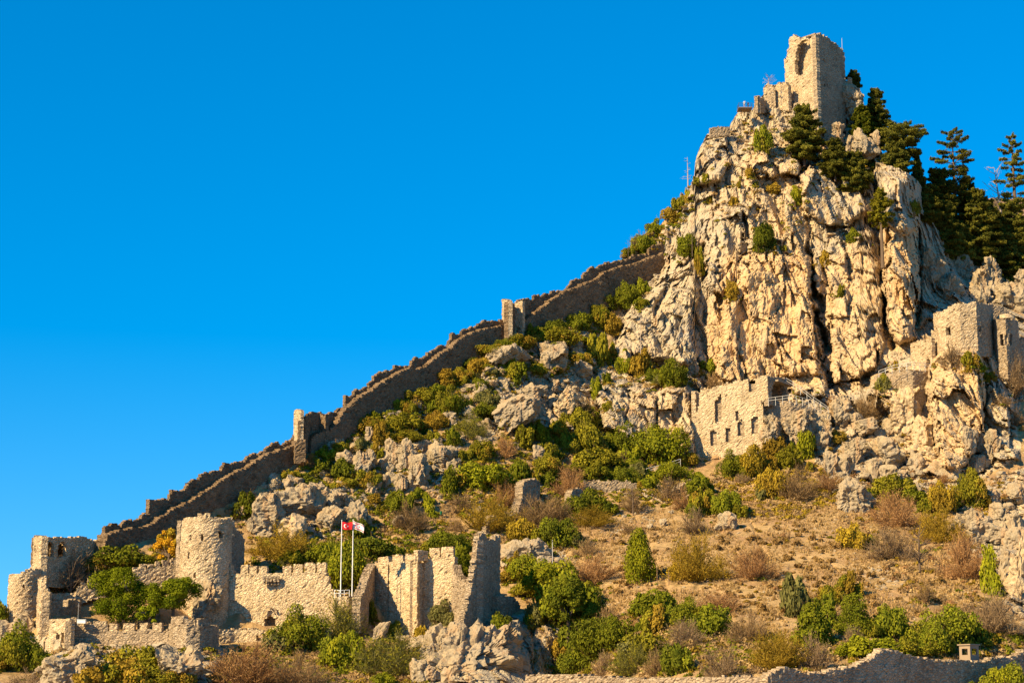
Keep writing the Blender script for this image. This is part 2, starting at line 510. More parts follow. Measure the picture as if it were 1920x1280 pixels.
BULGES = [   # outline in photo pixels, metres towards the viewer, edge radius in pixels
    ([(1655, 520), (1672, 440), (1690, 408), (1712, 430), (1722, 520), (1722, 600), (1715, 635), (1690, 648), (1668, 640), (1658, 600)], 7, 16),
    ([(1640, 322), (1660, 310), (1705, 320), (1715, 370), (1724, 430), (1690, 445), (1660, 420), (1648, 380)], 6, 14),
    ([(1550, 440), (1590, 425), (1625, 440), (1650, 500), (1660, 640), (1640, 700), (1560, 722), (1552, 640), (1560, 560), (1545, 500)], 4, 16),
    ([(1400, 470), (1440, 460), (1505, 480), (1520, 540), (1528, 640), (1545, 700), (1380, 722), (1340, 700), (1360, 560), (1385, 500)], 4, 18),
    ([(1330, 440), (1345, 410), (1390, 390), (1398, 430), (1390, 500), (1360, 560), (1325, 540), (1320, 480)], 4, 12),
    ([(1410, 300), (1420, 275), (1445, 268), (1500, 270), (1500, 330), (1440, 335), (1415, 325)], 4, 10),
    ([(1500, 330), (1530, 300), (1580, 310), (1615, 350), (1630, 400), (1590, 425), (1540, 420), (1505, 390)], 4, 14),
    ([(1118, 722), (1145, 706), (1200, 718), (1220, 735), (1285, 722), (1300, 760), (1306, 855), (1280, 860), (1240, 846), (1200, 836), (1160, 812), (1130, 802), (1118, 760)], 8, 10),
    ([(1155, 650), (1180, 570), (1230, 530), (1250, 470), (1290, 480), (1310, 540), (1300, 620), (1310, 690), (1250, 680), (1200, 665), (1165, 690)], 5, 18),
    ([(1738, 690), (1760, 656), (1842, 650), (1850, 720), (1850, 790), (1830, 850), (1800, 888), (1762, 882), (1748, 800), (1736, 730)], 10, 14),
    ([(1847, 715), (1870, 700), (1900, 720), (1903, 770), (1890, 802), (1862, 792), (1850, 760)], 6, 10),
    ([(1622, 735), (1640, 704), (1700, 692), (1745, 695), (1740, 722), (1690, 765), (1640, 775)], 5, 10),
    ([(1460, 640), (1490, 680), (1530, 675), (1550, 710), (1545, 750), (1490, 740), (1480, 705)], 4, 10),
    ([(900, 700), (930, 655), (975, 645), (985, 665), (940, 700), (925, 730)], 3, 10),
    ([(1010, 690), (1035, 635), (1065, 650), (1062, 690), (1030, 705)], 3, 10),
    ([(930, 790), (945, 755), (985, 740), (1010, 745), (1008, 790), (960, 805)], 4, 10),
    ([(1280, 330), (1300, 300), (1318, 260), (1360, 255), (1372, 300), (1350, 340), (1300, 350)], 3, 12),
    ([(85, 1300), (95, 1225), (150, 1205), (190, 1220), (180, 1260), (170, 1300)], 6, 14),
    ([(285, 1300), (310, 1230), (345, 1205), (400, 1210), (415, 1240), (390, 1300)], 5, 14),
]
CRACKS = [   # polyline, depth in metres, half width in pixels
    ([(1516, 470), (1528, 530), (1532, 600), (1547, 640), (1552, 700), (1562, 722)], 9, 6),
    ([(1652, 430), (1656, 520), (1660, 600), (1674, 650)], 8, 5),
    ([(1724, 430), (1727, 560), (1720, 645)], 7, 4),
    ([(1385, 395), (1398, 420), (1404, 465)], 6, 6),
    ([(1316, 420), (1318, 520), (1325, 560), (1320, 640), (1334, 700)], 3, 4),
    ([(1640, 330), (1640, 420), (1650, 490)], 7, 10),
    ([(1280, 500), (1296, 480), (1310, 470)], 4, 8),
    ([(1440, 335), (1470, 330), (1500, 336)], 3, 3),
    ([(1505, 390), (1520, 430), (1512, 470)], 4, 4),
    ([(1236, 735), (1232, 800), (1238, 845)], 3, 3),
    ([(1540, 560), (1548, 600)], 5, 6),
    ([(1180, 735), (1176, 790)], 2, 3),
    ([(1450, 480), (1452, 560), (1440, 640)], 1.6, 3),
    ([(1590, 440), (1596, 520), (1590, 600)], 2.0, 3),
    ([(1350, 300), (1345, 350), (1350, 420)], 3.0, 4),
    ([(1250, 540), (1225, 600), (1240, 660)], 3.0, 5),
    ([(1000, 1190), (1003, 1240), (1000, 1300)], 5, 6),
]
ROCKY = [
    ([(1112, 800), (1115, 710), (1150, 640), (1168, 570), (1205, 530), (1238, 485), (1215, 470), (1260, 415), (1290, 350), (1300, 290), (1320, 240), (1400, 180), (1480, 120),
      (1590, 120), (1650, 240), (1710, 300), (1760, 375), (1850, 430), (2400, 430), (2400, 640), (1910, 640), (1910, 860), (1840, 895), (1760, 935), (1570, 950),
      (1535, 880), (1520, 780), (1310, 740), (1310, 862), (1270, 866), (1120, 812)], 1.0),
    ([(1785, 1000), (1830, 930), (1900, 880), (2400, 850), (2400, 1190), (1900, 1150), (1872, 1080), (1830, 1040)], 1.0),
    ([(900, 690), (990, 640), (1080, 615), (1115, 650), (1112, 740), (1100, 800), (1000, 805), (930, 810), (905, 770)], 0.85),
    ([(640, 850), (720, 800), (800, 815), (850, 850), (840, 925), (740, 930), (650, 900)], 0.75),
    ([(455, 960), (520, 900), (600, 900), (685, 940), (685, 1005), (480, 1015)], 0.8),
    ([(770, 1230), (815, 1165), (900, 1150), (1000, 1150), (1060, 1180), (1065, 1330), (750, 1330)], 1.0),
    ([(60, 1190), (200, 1200), (420, 1195), (430, 1260), (330, 1320), (60, 1320)], 0.8),
    ([(930, 1030), (990, 1008), (1060, 1020), (1060, 1065), (940, 1065)], 0.9),
    ([(820, 770), (900, 720), (950, 760), (910, 830), (850, 820)], 0.6),
]
GOLD = [([(1360, 480), (1520, 470), (1545, 720), (1320, 730), (1335, 600)], 1.0), ([(1540, 500), (1600, 460), (1660, 480), (1660, 720), (1560, 730)], 0.75),
        ([(1735, 640), (1850, 640), (1850, 800), (1800, 900), (1740, 880)], 0.9), ([(1660, 440), (1725, 430), (1722, 650), (1665, 650)], 0.9),
        ([(1640, 700), (1740, 700), (1740, 880), (1660, 800)], 0.9), ([(1200, 720), (1300, 720), (1306, 860), (1200, 850)], 0.55), ([(1400, 260), (1520, 260), (1520, 460), (1400, 440)], 0.6)]

def rock_relief(P, fine=True):
    """metres of relief of fractured, steeply jointed limestone at world points"""
    S1, S2 = np.array([7.0, 7.0, 21.0]), np.array([1.8, 1.8, 5.0])
    W = np.stack([fbm(P / S1, 5, 31, .55), fbm(P / S1, 5, 41, .55), fbm(P / S1, 5, 51, .55)], -1)
    W2 = np.stack([fbm(P / S2, 4, 32, .6), fbm(P / S2, 4, 42, .6), fbm(P / S2, 4, 52, .6)], -1)
    Q = P + W * 1.6
    h1, c1 = facets(Q / np.array([8.0, 8.0, 22.0]), 101, 1.1)
    r = 1.6 * h1 + 1.15 * blocks(P, 3.6, 15.0, 501, W * 3.2) + 0.75 * blocks(P, 1.7, 7.0, 531, W * 2.0 + W2 * .6)
    h2, c2 = facets(Q / np.array([2.4, 2.4, 9.0]), 211, 1.5)
    r = r + 0.55 * h2 - 0.30 * c2
    if fine:
        r = r + 0.22 * blocks(P, .8, 3.4, 561, W2 * .8)
        h3, c3 = facets((P + .3 * W2) / np.array([.8, .8, 1.7]), 307, 1.3)
        r = r + 0.11 * h3
    rid = 1 - np.abs(fbm(P / np.array([4.0, 4.0, 20.0]), 5, 61, 0.6)) * 3.0
    r = r + 0.55 * rid
    return r

def build_terrain():
    px = np.arange(-330, 2260, 2.1)
    nc = len(px)
    sk = np.interp(px, [s[0] for s in SKY_PX], [s[1] for s in SKY_PX])
    rough = np.interp(px, [-400, 1150, 1260, 1300, 2400], [1.5, 2, 4, 5, 5])
    q = np.stack([px / 16.0, 0 * px, 0 * px], -1)
    sk = sk + rough * fbm(q, 5, 5, 0.65)
    nr = 600
    t = np.linspace(0, 1, nr)
    PX = np.repeat(px[None], nr, 0)
    PY = 1420 + (sk[None] - 1420) * t[:, None]
    fx, fy = PX.ravel(), PY.ravel()
    Y = base_depth(fx, fy)
    wob = 9 * fbm(np.stack([fx / 22, fy / 22, 0 * fx], -1), 4, 77, .6)
    wob2 = 9 * fbm(np.stack([fx / 22, fy / 22, 0 * fx + 9], -1), 4, 78, .6)
    gx, gy = fx + wob, fy + wob2
    for poly, d, r in BULGES:
        p = np.asarray(poly)
        sel = (fx > p[:, 0].min() - 12) & (fx < p[:, 0].max() + 12) & (fy > p[:, 1].min() - 12) & (fy < p[:, 1].max() + 12)
        sd_ = poly_sd(gx[sel], gy[sel], poly)
        u = np.clip(sd_ / r, 0, 1)
        Y[sel] -= d * np.sqrt(np.clip(1 - (1 - u) ** 2, 0, 1))
    for pts, d, hw in CRACKS:
        p = np.asarray(pts)
        sel = (fx > p[:, 0].min() - 40) & (fx < p[:, 0].max() + 40) & (fy > p[:, 1].min() - 40) & (fy < p[:, 1].max() + 40)
        dd = line_d(gx[sel], gy[sel], pts)
        var = 0.5 + 0.5 * vnoise(np.stack([fx[sel] / 30, fy[sel] / 26, 0 * dd + d], -1), 7)
        wv = hw * (.55 + .9 * (0.5 + 0.5 * vnoise(np.stack([fx[sel] / 25, fy[sel] / 30, 0 * dd + d], -1), 9)))
        Y[sel] += d * smooth(.12, .75, var) * np.exp(-(dd / wv) ** 2)
    rock = np.zeros(len(fx))
    for poly, wgt in ROCKY:
        rock = np.maximum(rock, wgt * smooth(-10, 10, poly_sd(fx, fy, poly) + wob * 1.6))
    gold = np.zeros(len(fx))
    for poly, wgt in GOLD:
        gold = np.maximum(gold, wgt * smooth(-22, 12, poly_sd(fx, fy, poly) + wob))
    P = at_np(fx, fy, Y)
    # loose outcrops on the open slope
    n_l = fbm(P / 16.0, 4, 91, .6)
    slope_rock = smooth(0.16, 0.30, n_l) * np.where((fy < 1010) & (fx > 430) & (fx < 1320), 0.75, 0.35)
    slope_rock *= 1 - smooth(1150, 1250, fx) * smooth(930, 960, fy)
    rk = np.maximum(rock, slope_rock)
    sel = rk > 0.02
    rel = np.zeros(len(fx))
    rel[sel] = rock_relief(P[sel])
    und = 1.2 * fbm(P / 11.0, 4, 21) + 0.5 * fbm(P / 2.6, 4, 23, .6) + 0.12 * fbm(P / .7, 2, 25)
    gul = np.abs(fbm(np.stack([P[:, 0] / 9.0, P[:, 1] / 40.0, 0 * P[:, 0]], -1), 3, 29))
    und = und - 1.2 * np.exp(-(gul / .07) ** 2)
    ter = 0.30 * np.abs(np.mod(P[:, 2] / 1.3 + 1.2 * fbm(P / 9.0, 3, 27), 1) - 0.5)
    calm = 1 - 0.75 * smooth(1000, 1040, fy) * (1 - smooth(960, 1000, fx))
    und = und * calm
    amp = np.clip(rk, 0, 1)
    D = amp * rel * np.where(fx > 1100, 1.0, 0.75) + (1 - amp) * (und + ter)
    # keep building sites calm at the skyline
    Y = Y - D
    # beyond the skyline the hill drops away
    V = at_np(fx, fy, Y)
    nb = 14
    backs = []
    last = V[-nc:]
    for k in range(1, nb + 1):
        dy = 3.0 * k ** 1.75
        s = 1 + dy / last[:, 1]
        z = np.maximum(last[:, 2] - 0.9 * dy - 1.2 * k + 2.0 * fbm(np.stack([px / 30, 0 * px + k, 0 * px], -1), 3, 88), -45)
        backs.append(np.stack([last[:, 0] * s, last[:, 1] + dy, z], -1))
    # in front of the frame the ground runs down to the viewer
    fronts = []
    first = V[:nc]
    for k in range(6, 0, -1):
        f = [0.86, 0.7, 0.5, 0.3, 0.12, 0.02][k - 1]
        fronts.append(np.stack([first[:, 0] * f, first[:, 1] * f, first[:, 2] - (1 - f) * 14 - 0.0 * first[:, 2]], -1))
    nf = len(fronts)
    V = np.concatenate(fronts + [V] + backs)
    z1 = lambda a, fill: np.concatenate([np.full(nf * nc, fill), a, np.full(nb * nc, fill)])
    rock_a = z1(rk, 0.2); rock_a[-nb * nc:] = 0.7
    gold_a = z1(gold, 0.0)
    grey_a = z1(np.clip(0.75 - gold * 0.7, 0, 1), 0.6)
    nrt = nf + nr + nb
    idx = np.arange(nrt * nc).reshape(nrt, nc)
    Q = np.stack([idx[:-1, :-1], idx[:-1, 1:], idx[1:, 1:], idx[1:, :-1]], -1).reshape(-1, 4)
    # the crag is one piece of ground, the slopes another
    crag = smooth(-1, 1, poly_sd(fx, fy, ROCKY[0][0])) > 0.5
    crag = z1(crag.astype(float), 0.0) > 0.5
    crag.reshape(nrt, nc)[-nb:] = crag.reshape(nrt, nc)[-nb - 1][None]
    fc = crag[Q[:, 0]]
    tint = np.stack([gold_a, grey_a, rock_a], -1)
    for name, m in (("hillside", ~fc), ("crag", fc)):
        q = Q[m]
        used, inv = np.unique(q, return_inverse=True)
        o = mesh_np(name, V[used], inv.reshape(-1, 4), [M['hill']], smooth=False, attrs={"tint": tint[used]})
        setkind(o, 'structure')
    return px, PY, Y.reshape(nr, nc)
GPX, GPY, GY = build_terrain()
def depth(px, py):
    """depth of the built ground under a photo pixel (clamped at the skyline)"""
    j = int(np.clip(round((px - GPX[0]) / 2.1), 0, len(GPX) - 1))
    return float(np.interp(-py, -GPY[:, j], GY[:, j]))
def ground(px, py, sink=0.0):
    Y = depth(px, max(py, float(GPY[-1, int(np.clip(round((px - GPX[0]) / 2.1), 0, len(GPX) - 1))]) + 0.5))
    p = at(px, max(py, float(GPY[-1, int(np.clip(round((px - GPX[0]) / 2.1), 0, len(GPX) - 1))]) + 0.5), Y)
    p.z -= sink
    return p

# far ground to the horizon
def far_ground():
    n = 48
    r = [0.0, 150, 600, 2000, 9000]
    V = []
    for k, rr in enumerate(r):
        for i in range(n):
            a = 2 * math.pi * i / n
            V.append((rr * math.cos(a), 300 + rr * math.sin(a), -46 - 0.012 * rr))
    q = []
    for k in range(len(r) - 1):
        for i in range(n):
            j = (i + 1) % n
            q.append([k * n + i, k * n + j, (k + 1) * n + j, (k + 1) * n + i])
    t = NT("far_plain")
    v = t.coord()
    c = t.mix(t.noise(v, 0.01, 5), (0.12, 0.10, 0.05), (0.25, 0.19, 0.10))
    o = mesh_np("ground", V, np.array(q), [t.finish(c)])
    setkind(o, 'structure')
far_ground()

# the ridge that shows past the trees on the right
def far_ridge():
    px = np.arange(1660, 2300, 5.0)
    top = np.interp(px, [1660, 1750, 1800, 1845, 1870, 1890, 1920, 2000, 2300], [560, 470, 410, 374, 371, 373, 370, 352, 300]) + 2.5 * fbm(np.stack([px / 14, 0 * px, 0 * px], -1), 4, 5)
    rows = 40
    V = []
    for k in range(rows):
        f = k / (rows - 1)
        py = 640 + (top - 640) * f
        Y = 560 + 90 * f + 3 * fbm(np.stack([px / 14, 0 * px + k * .4, 0 * px], -1), 4, 6)
        V.append(at_np(px, py, Y))
    last = V[-1]
    for k in range(1, 5):
        V.append(last + np.array([0, 30.0 * k, -14.0 * k * k]))
    V = np.concatenate(V)
    n = len(px)
    idx = np.arange(len(V)).reshape(-1, n)
    Q = np.stack([idx[:-1, :-1], idx[:-1, 1:], idx[1:, 1:], idx[1:, :-1]], -1).reshape(-1, 4)
    tint = np.zeros((len(V), 3)); tint[:, 1] = .5; tint[:, 2] = 0.35
    t = NT("far_hill_scrub"); v = t.coord(); n_ = t.noise(v, 0.12, 6, .7)
    o = mesh_np("far_hill", V, Q, [t.finish(t.mix(t.ramp(n_, [(.42, 0.0), (.58, 1.0)]), (0.07, 0.055, 0.025), (0.24, 0.15, 0.09)), .9, t.bump(n_, .8, 2.0))])
    setkind(o, 'structure')
far_ridge()
# ------------------------------------------------------------------ masonry
def make_masonry(name, dark, light, sx=2.5, sz=4.0, mortar=(0.17, 0.13, 0.085), warm=(0.40, 0.26, 0.13)):
    t = NT(name)
    v = t.coord((sx, sx, sz))
    vo = t.voro(v, 1.0, 'F1', 0.9)
    ve = t.voro(v, 1.0, 'DISTANCE_TO_EDGE', 0.9)
    ob = t.coord()
    n = t.noise(ob, 0.22, 4, 0.6)
    n2 = t.noise(ob, 2.2, 4, 0.65)
    cs = t.n("ShaderNodeSeparateColor")
    t.l(vo.outputs['Color'], cs.inputs[0])
    c = t.mix(cs.outputs[0], dark, light)
    c = t.mix(t.math('MULTIPLY', cs.outputs[1], 0.35), c, warm)
    c = t.mix(t.ramp(n, [(0.42, 0.0), (0.64, 0.65)]), c, tuple(x * 1.05 for x in light))
    st = t.ramp(t.noise(t.coord((0.8, 0.8, 0.12)), 1.0, 4, 0.7), [(0.52, 0.0), (0.72, 1.0)])
    c = t.mix(t.math('MULTIPLY', st, 0.35), c, (0.15, 0.115, 0.075))
    dk = t.ramp(t.noise(ob, 0.38, 5, 0.7), [(0.50, 0.0), (0.66, 1.0)])
    c = t.mix(t.math('MULTIPLY', dk, 0.45), c, tuple(x * .55 for x in dark))
    holes_ = t.ramp(t.noise(ob, 1.5, 3, 0.8), [(0.63, 0.0), (0.70, 1.0)])
    c = t.mix(t.math('MULTIPLY', holes_, 0.6), c, (0.07, 0.05, 0.035))
    edge = t.ramp(ve.outputs['Distance'], [(0.02, 1.0), (0.12, 0.0)])
    c = t.mix(t.math('MULTIPLY', edge, 0.6), c, mortar)
    h = t.math('ADD', t.math('MULTIPLY', t.math('MINIMUM', ve.outputs['Distance'], 0.25), 2.2), t.math('MULTIPLY', n2, 0.55))
    h = t.math('ADD', h, t.math('MULTIPLY', cs.outputs[2], 0.4))
    return t.finish(c, 0.93, t.bump(h, 0.85, 0.16), 0.06)
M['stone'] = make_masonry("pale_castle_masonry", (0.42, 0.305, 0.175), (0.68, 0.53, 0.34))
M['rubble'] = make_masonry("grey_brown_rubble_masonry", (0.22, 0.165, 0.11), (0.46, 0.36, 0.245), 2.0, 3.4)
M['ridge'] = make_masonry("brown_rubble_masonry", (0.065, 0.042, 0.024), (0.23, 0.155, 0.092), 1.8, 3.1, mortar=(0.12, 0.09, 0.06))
M['ashlar'] = make_masonry("golden_dressed_masonry", (0.52, 0.375, 0.21), (0.74, 0.585, 0.375), 2.7, 4.2)
M['white'] = plain("white_paint", (0.78, 0.77, 0.74), 0.5)
M['steel'] = plain("galvanised_rail", (0.46, 0.44, 0.40), 0.5, 0.4)
M['wood'] = plain("weathered_wood", (0.20, 0.13, 0.08), 0.9)
M['darkmetal'] = plain("dark_metal", (0.05, 0.05, 0.055), 0.5, 0.4)

def B(px, py):
    return float(base_depth(np.array([float(px)]), np.array([float(py)]))[0])

def masonry(name, nodes, top, mat, thick=1.1, cell=0.34, rag=1.6, holes=(), parent=None, left=None, right=None, seed=0, bump=0.07, aspect=0.8, shift=0.0, dz=0.0, teeth=0.0):
    """A stone wall that follows NODES (px, Y, bottom py) in plan. TOP: [(px, py)] its top line. HOLES: dicts or tuples (px0, px1, py_top, py_bottom, arched).
    LEFT / RIGHT: [(py, px)] ragged ends. One closed mesh of stone sized cells."""
    rg = np.random.default_rng(1000 + seed + len(name))
    nodes = [(float(a), float(b), float(c)) for a, b, c in nodes]
    tx = np.array([p[0] for p in top], float); ty = np.array([p[1] for p in top], float)
    pts = []
    for p_, Y_, b_ in nodes:
        mid = (np.interp(p_, tx, ty) + b_) / 2
        w_ = at(p_, mid, Y_)
        pts.append((w_.x, w_.y))
    pts = np.array(pts)
    seg = np.linalg.norm(np.diff(pts, axis=0), axis=1)
    S = np.concatenate([[0], np.cumsum(seg)])
    L = S[-1]
    ns = max(2, int(round(L / cell)))
    s = np.linspace(0, L, ns + 1)
    X = np.interp(s, S, pts[:, 0]); Yw = np.interp(s, S, pts[:, 1])
    dx = np.gradient(X, s); dyv = np.gradient(Yw, s)
    nn = np.stack([dyv, -dx], -1); nn /= np.linalg.norm(nn, axis=1)[:, None]
    # face the viewer
    if (nn * np.stack([-X, -Yw], -1)).sum() < 0: nn = -nn
    nbx = np.array([n[0] for n in nodes]); 
    bot_px = np.interp(s, S, [n[2] for n in nodes])
    zb = np.array([at(960, bot_px[i], Yw[i]).z for i in range(ns + 1)])
    z0 = zb.min() - 0.3
    ztop = max(at(960, float(np.interp(np.clip(to_px((X[i], Yw[i], z0))[0], tx.min(), tx.max()), tx, ty)) - 6, Yw[i]).z for i in range(ns + 1)) + 0.6
    zc = cell * aspect
    nz = max(2, int(math.ceil((ztop - z0) / zc)))
    z = z0 + np.arange(nz + 1) * zc
    GX = np.repeat(X[:, None], nz + 1, 1); GYY = np.repeat(Yw[:, None], nz + 1, 1); GZ = np.repeat(z[None], ns + 1, 0)
    if shift:
        GX = GX - shift * nn[:, 0:1]; GYY = GYY - shift * nn[:, 1:2]
    cx = (GX[:-1, :-1] + GX[1:, :-1]) / 2; cy = (GYY[:-1, :-1] + GYY[1:, :-1]) / 2; cz = (GZ[:-1, :-1] + GZ[:-1, 1:]) / 2
    cd = cy * CP + cz * SP
    cpx = 960 + F * cx / cd; cpy = 640 - F * (cz * CP - cy * SP) / cd
    colrag = rag * (rg.random(ns)[:, None] * 2 - 1) + 0.5 * rag * (np.repeat(rg.random(ns // 3 + 1), 3)[:ns][:, None] * 2 - 1)
    if teeth:
        stp = np.cumsum(rg.integers(2, 6, ns + 2)); tt = np.searchsorted(stp, np.arange(ns)) % 2
        colrag = colrag + teeth * (tt[:, None] - .5)
    cellrag = 0.5 * rag * (rg.random(cpx.shape) * 2 - 1)
    inc = cpy > np.interp(cpx, tx, ty) + colrag + cellrag
    sb = (s[:-1] + s[1:]) / 2
    bpy_ = np.interp(sb, S, [n[2] for n in nodes])[:, None]
    inc &= cpy < bpy_ + 0 * cpy
    if left is not None:
        inc &= cpx > np.interp(cpy, [a for a, b in left], [b for a, b in left]) + rag * (rg.random(cpx.shape) - .5) * 1.2
    if right is not None:
        inc &= cpx < np.interp(cpy, [a for a, b in right], [b for a, b in right]) + rag * (rg.random(cpx.shape) - .5) * 1.2
    for h in holes:
        if isinstance(h, dict):
            inc &= ~(poly_sd(cpx.ravel(), cpy.ravel(), h['poly']).reshape(cpx.shape) > 0)
            continue
        a0, a1, b0, b1, arch = h
        m = (a0 + a1) / 2; hw = (a1 - a0) / 2
        u = np.abs(cpx - m) / hw
        if arch:
            spring = b0 + hw * (1.5 if arch == 2 else 1.1)
            rise = (spring - b0)
            tl = np.where(u < 1, spring - rise * (np.sqrt(np.clip(1 - u * u, 0, 1)) if arch == 1 else np.clip(1 - u ** 1.7, 0, 1)), 1e9)
        else:
            tl = b0
        inc &= ~((u < 1) & (cpy > tl) & (cpy < b1))
    if not inc.any():
        print("EMPTY MASONRY", name); return None
    # vertices, front and back, jittered
    j = lambda a: (rg.random((ns + 1, nz + 1)) * 2 - 1) * a
    js, jz, jn = j(cell * .22), j(zc * .22), j(bump)
    pn = fbm(np.stack([GX.ravel(), GYY.ravel(), GZ.ravel()], -1) / 1.6, 4, 500 + seed, .6).reshape(jn.shape)
    jn = jn + min(.16 if mat is not M['ashlar'] else .07, thick * .2) * pn - min(.22, thick * .3) * (rg.random(jn.shape) < .03)
    FX = GX + dx[:, None] * js + nn[:, 0:1] * jn; FY = GYY + dyv[:, None] * js + nn[:, 1:2] * jn; FZ = GZ + jz + dz
    BX = GX - nn[:, 0:1] * thick; BY = GYY - nn[:, 1:2] * thick
    Vf = np.stack([FX, FY, FZ], -1).reshape(-1, 3); Vb = np.stack([BX + dx[:, None] * js, BY + dyv[:, None] * js, FZ], -1).reshape(-1, 3)
    V = np.concatenate([Vf, Vb])
    nvf = len(Vf)
    idx = np.arange(nvf).reshape(ns + 1, nz + 1)
    I, J = np.nonzero(inc)
    a, b, c, d = idx[I, J], idx[I + 1, J], idx[I + 1, J + 1], idx[I, J + 1]
    quads = [np.stack([a, b, c, d], 1), np.stack([a, d, c, b], 1) + nvf]
    pad = np.zeros((ns + 2, nz + 2), bool); pad[1:-1, 1:-1] = inc
    for di, dj, (e0, e1) in ((-1, 0, (d, a)), (1, 0, (b, c)), (0, -1, (a, b)), (0, 1, (c, d))):
        m = ~pad[I + 1 + di, J + 1 + dj]
        p, q = e0[m], e1[m]
        quads.append(np.stack([q, p, p + nvf, q + nvf], 1))
    Q = np.concatenate(quads)
    used, inv = np.unique(Q, return_inverse=True)
    V = V[used]
    base = np.array([V[:, 0].mean(), V[:, 1].mean(), V[:, 2].min()])
    if parent is not None:
        loc = base - np.array(parent.location)
    else:
        loc = base
    o = mesh_np(name, V - base, inv.reshape(-1, 4), [mat])
    o.location = loc
    if parent is not None: o.parent = parent
    return o

def root(name, px, py, Y, label, cat, group=None):
    o = empty(name, at(px, py, Y))
    return tag(o, label, cat, group)

def merlons(r, spans, nodes, base_line, mat, thick=0.8, seed=0, rag=0.35):
    """battlement teeth, each a stone block of its own: spans (px0, px1, top py)"""
    nx = [n[0] for n in nodes]; ny = [n[1] for n in nodes]
    for k, (a, b, ty) in enumerate(spans):
        ya, yb = float(np.interp(a, nx, ny)), float(np.interp(b, nx, ny))
        bl = float(np.interp((a + b) / 2, [p[0] for p in base_line], [p[1] for p in base_line])) + 3.0
        masonry('merlon', [(a, ya, bl), (b, yb, bl)], [(a - 3, ty + .6), (a + (b - a) * .3, ty), (b - 1.5, ty), (b + 3, ty + .8)], mat, thick, 0.28, rag, parent=r, seed=seed + k)

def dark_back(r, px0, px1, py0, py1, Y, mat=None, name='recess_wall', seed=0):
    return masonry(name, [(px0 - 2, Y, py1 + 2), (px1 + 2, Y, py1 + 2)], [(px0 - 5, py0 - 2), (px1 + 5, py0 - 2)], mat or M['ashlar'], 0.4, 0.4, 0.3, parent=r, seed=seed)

# ---- the wall climbing the ridge
W_BODY = [(196, 1020), (202, 1003), (228, 993), (281, 986), (297, 974), (329, 952), (358, 940), (430, 892), (469, 872), (504, 851), (555, 834), (561, 823), (580, 824),
          (600, 812), (626, 802), (635, 788), (650, 766), (676, 744), (712, 720), (745, 699), (760, 693), (795, 689), (813, 674), (840, 656), (857, 641), (870, 630), (906, 617),
          (951, 609), (971, 619), (985, 600), (1024, 571), (1050, 551), (1083, 537), (1122, 522), (1135, 509), (1168, 499), (1201, 491), (1243, 474), (1252, 472)]
W_PAR = [(179, 1005), (195, 1002), (198, 990), (210, 980), (220, 985), (228, 984), (231, 976), (266, 973), (268, 965), (280, 962), (281, 938), (318, 934), (322, 921), (350, 918), (353, 903), (374, 898), (378, 888), (416, 881), (419, 870), (434, 868),
         (436, 866), (458, 867), (461, 860), (474, 849), (486, 852), (513, 830), (522, 830), (525, 834), (534, 833), (549, 822), (552, 820), (578, 773), (596, 771), (608, 776), (632, 772), (635, 766), (647, 762), (648, 742), (661, 741), (667, 732), (691, 725), (693, 716),
         (700, 714), (702, 704), (724, 693), (740, 693), (742, 685), (755, 685), (757, 690), (771, 684), (774, 673), (801, 668), (803, 662), (822, 651), (840, 648), (842, 638), (846, 637), (848, 625), (866, 627), (868, 619), (896, 611), (906, 601), (935, 601), (945, 600),
         (950, 566), (971, 565), (981, 561), (1001, 560), (1002, 553), (1017, 555), (1043, 545), (1053, 547), (1070, 535), (1073, 527), (1089, 522), (1102, 509), (1106, 501), (1119, 501), (1132, 494), (1162, 489), (1181, 486), (1184, 478), (1194, 479), (1216, 476), (1217, 465), (1230, 458), (1250, 458)]
W_BOT = [(196, 1045), (240, 1035), (330, 1005), (400, 970), (450, 936), (480, 912), (540, 882), (575, 860), (600, 852), (650, 822), (700, 790), (750, 765), (800, 735), (850, 705), (900, 678),
         (960, 650), (1000, 632), (1060, 605), (1100, 585), (1150, 558), (1190, 545), (1252, 520)]
def wall_Y(px):
    return float(np.interp(px, [190, 560, 900, 1250], [299.5, 339.5, 374.5, 411.5])) - 2.2
def ridge_wall(a, b, label, seed):
    xs = np.unique(np.concatenate([[a, b], np.arange(a, b, 30.0)]))
    bt = lambda p: float(np.interp(p, [q[0] for q in W_BOT], [q[1] for q in W_BOT]))
    r = root('ridge_wall', (a + b) / 2, bt((a + b) / 2), wall_Y((a + b) / 2), label, 'castle wall')
    masonry('wall_body', [(p, wall_Y(p), bt(p) + 14) for p in xs], W_BODY, M['ridge'], 2.0, 0.40, 1.0, teeth=1.2, parent=r, seed=seed)
    masonry('parapet', [(p, wall_Y(p) + 2.2, float(np.interp(p, [q[0] for q in W_BODY], [q[1] for q in W_BODY])) + 22) for p in xs], W_PAR, M['ridge'], 0.7, 0.32, 0.8, teeth=2.6, parent=r, seed=seed + 5)
ridge_wall(196, 560, 'lowest stretch of the brown stepped ridge wall, from the gatehouse to the hollow turret', 10)
ridge_wall(583, 944, 'middle stretch of the brown stepped ridge wall, between the hollow and the square turret', 20)
ridge_wall(972, 1250, 'highest stretch of the brown stepped ridge wall, running from the square turret into the crag', 30)
Yt = wall_Y(560)
r = root('ruined_turret', 567, 850, Yt, 'hollow ruined turret with a tall thin corner and sky showing through a hole', 'tower')
masonry('wall', [(550, Yt + 2, 835), (563, Yt - 2.5, 850)], [(548, 770), (556, 767), (562, 769), (566, 772)], M['stone'], 0.6, 0.34, 1.0, parent=r, seed=41)
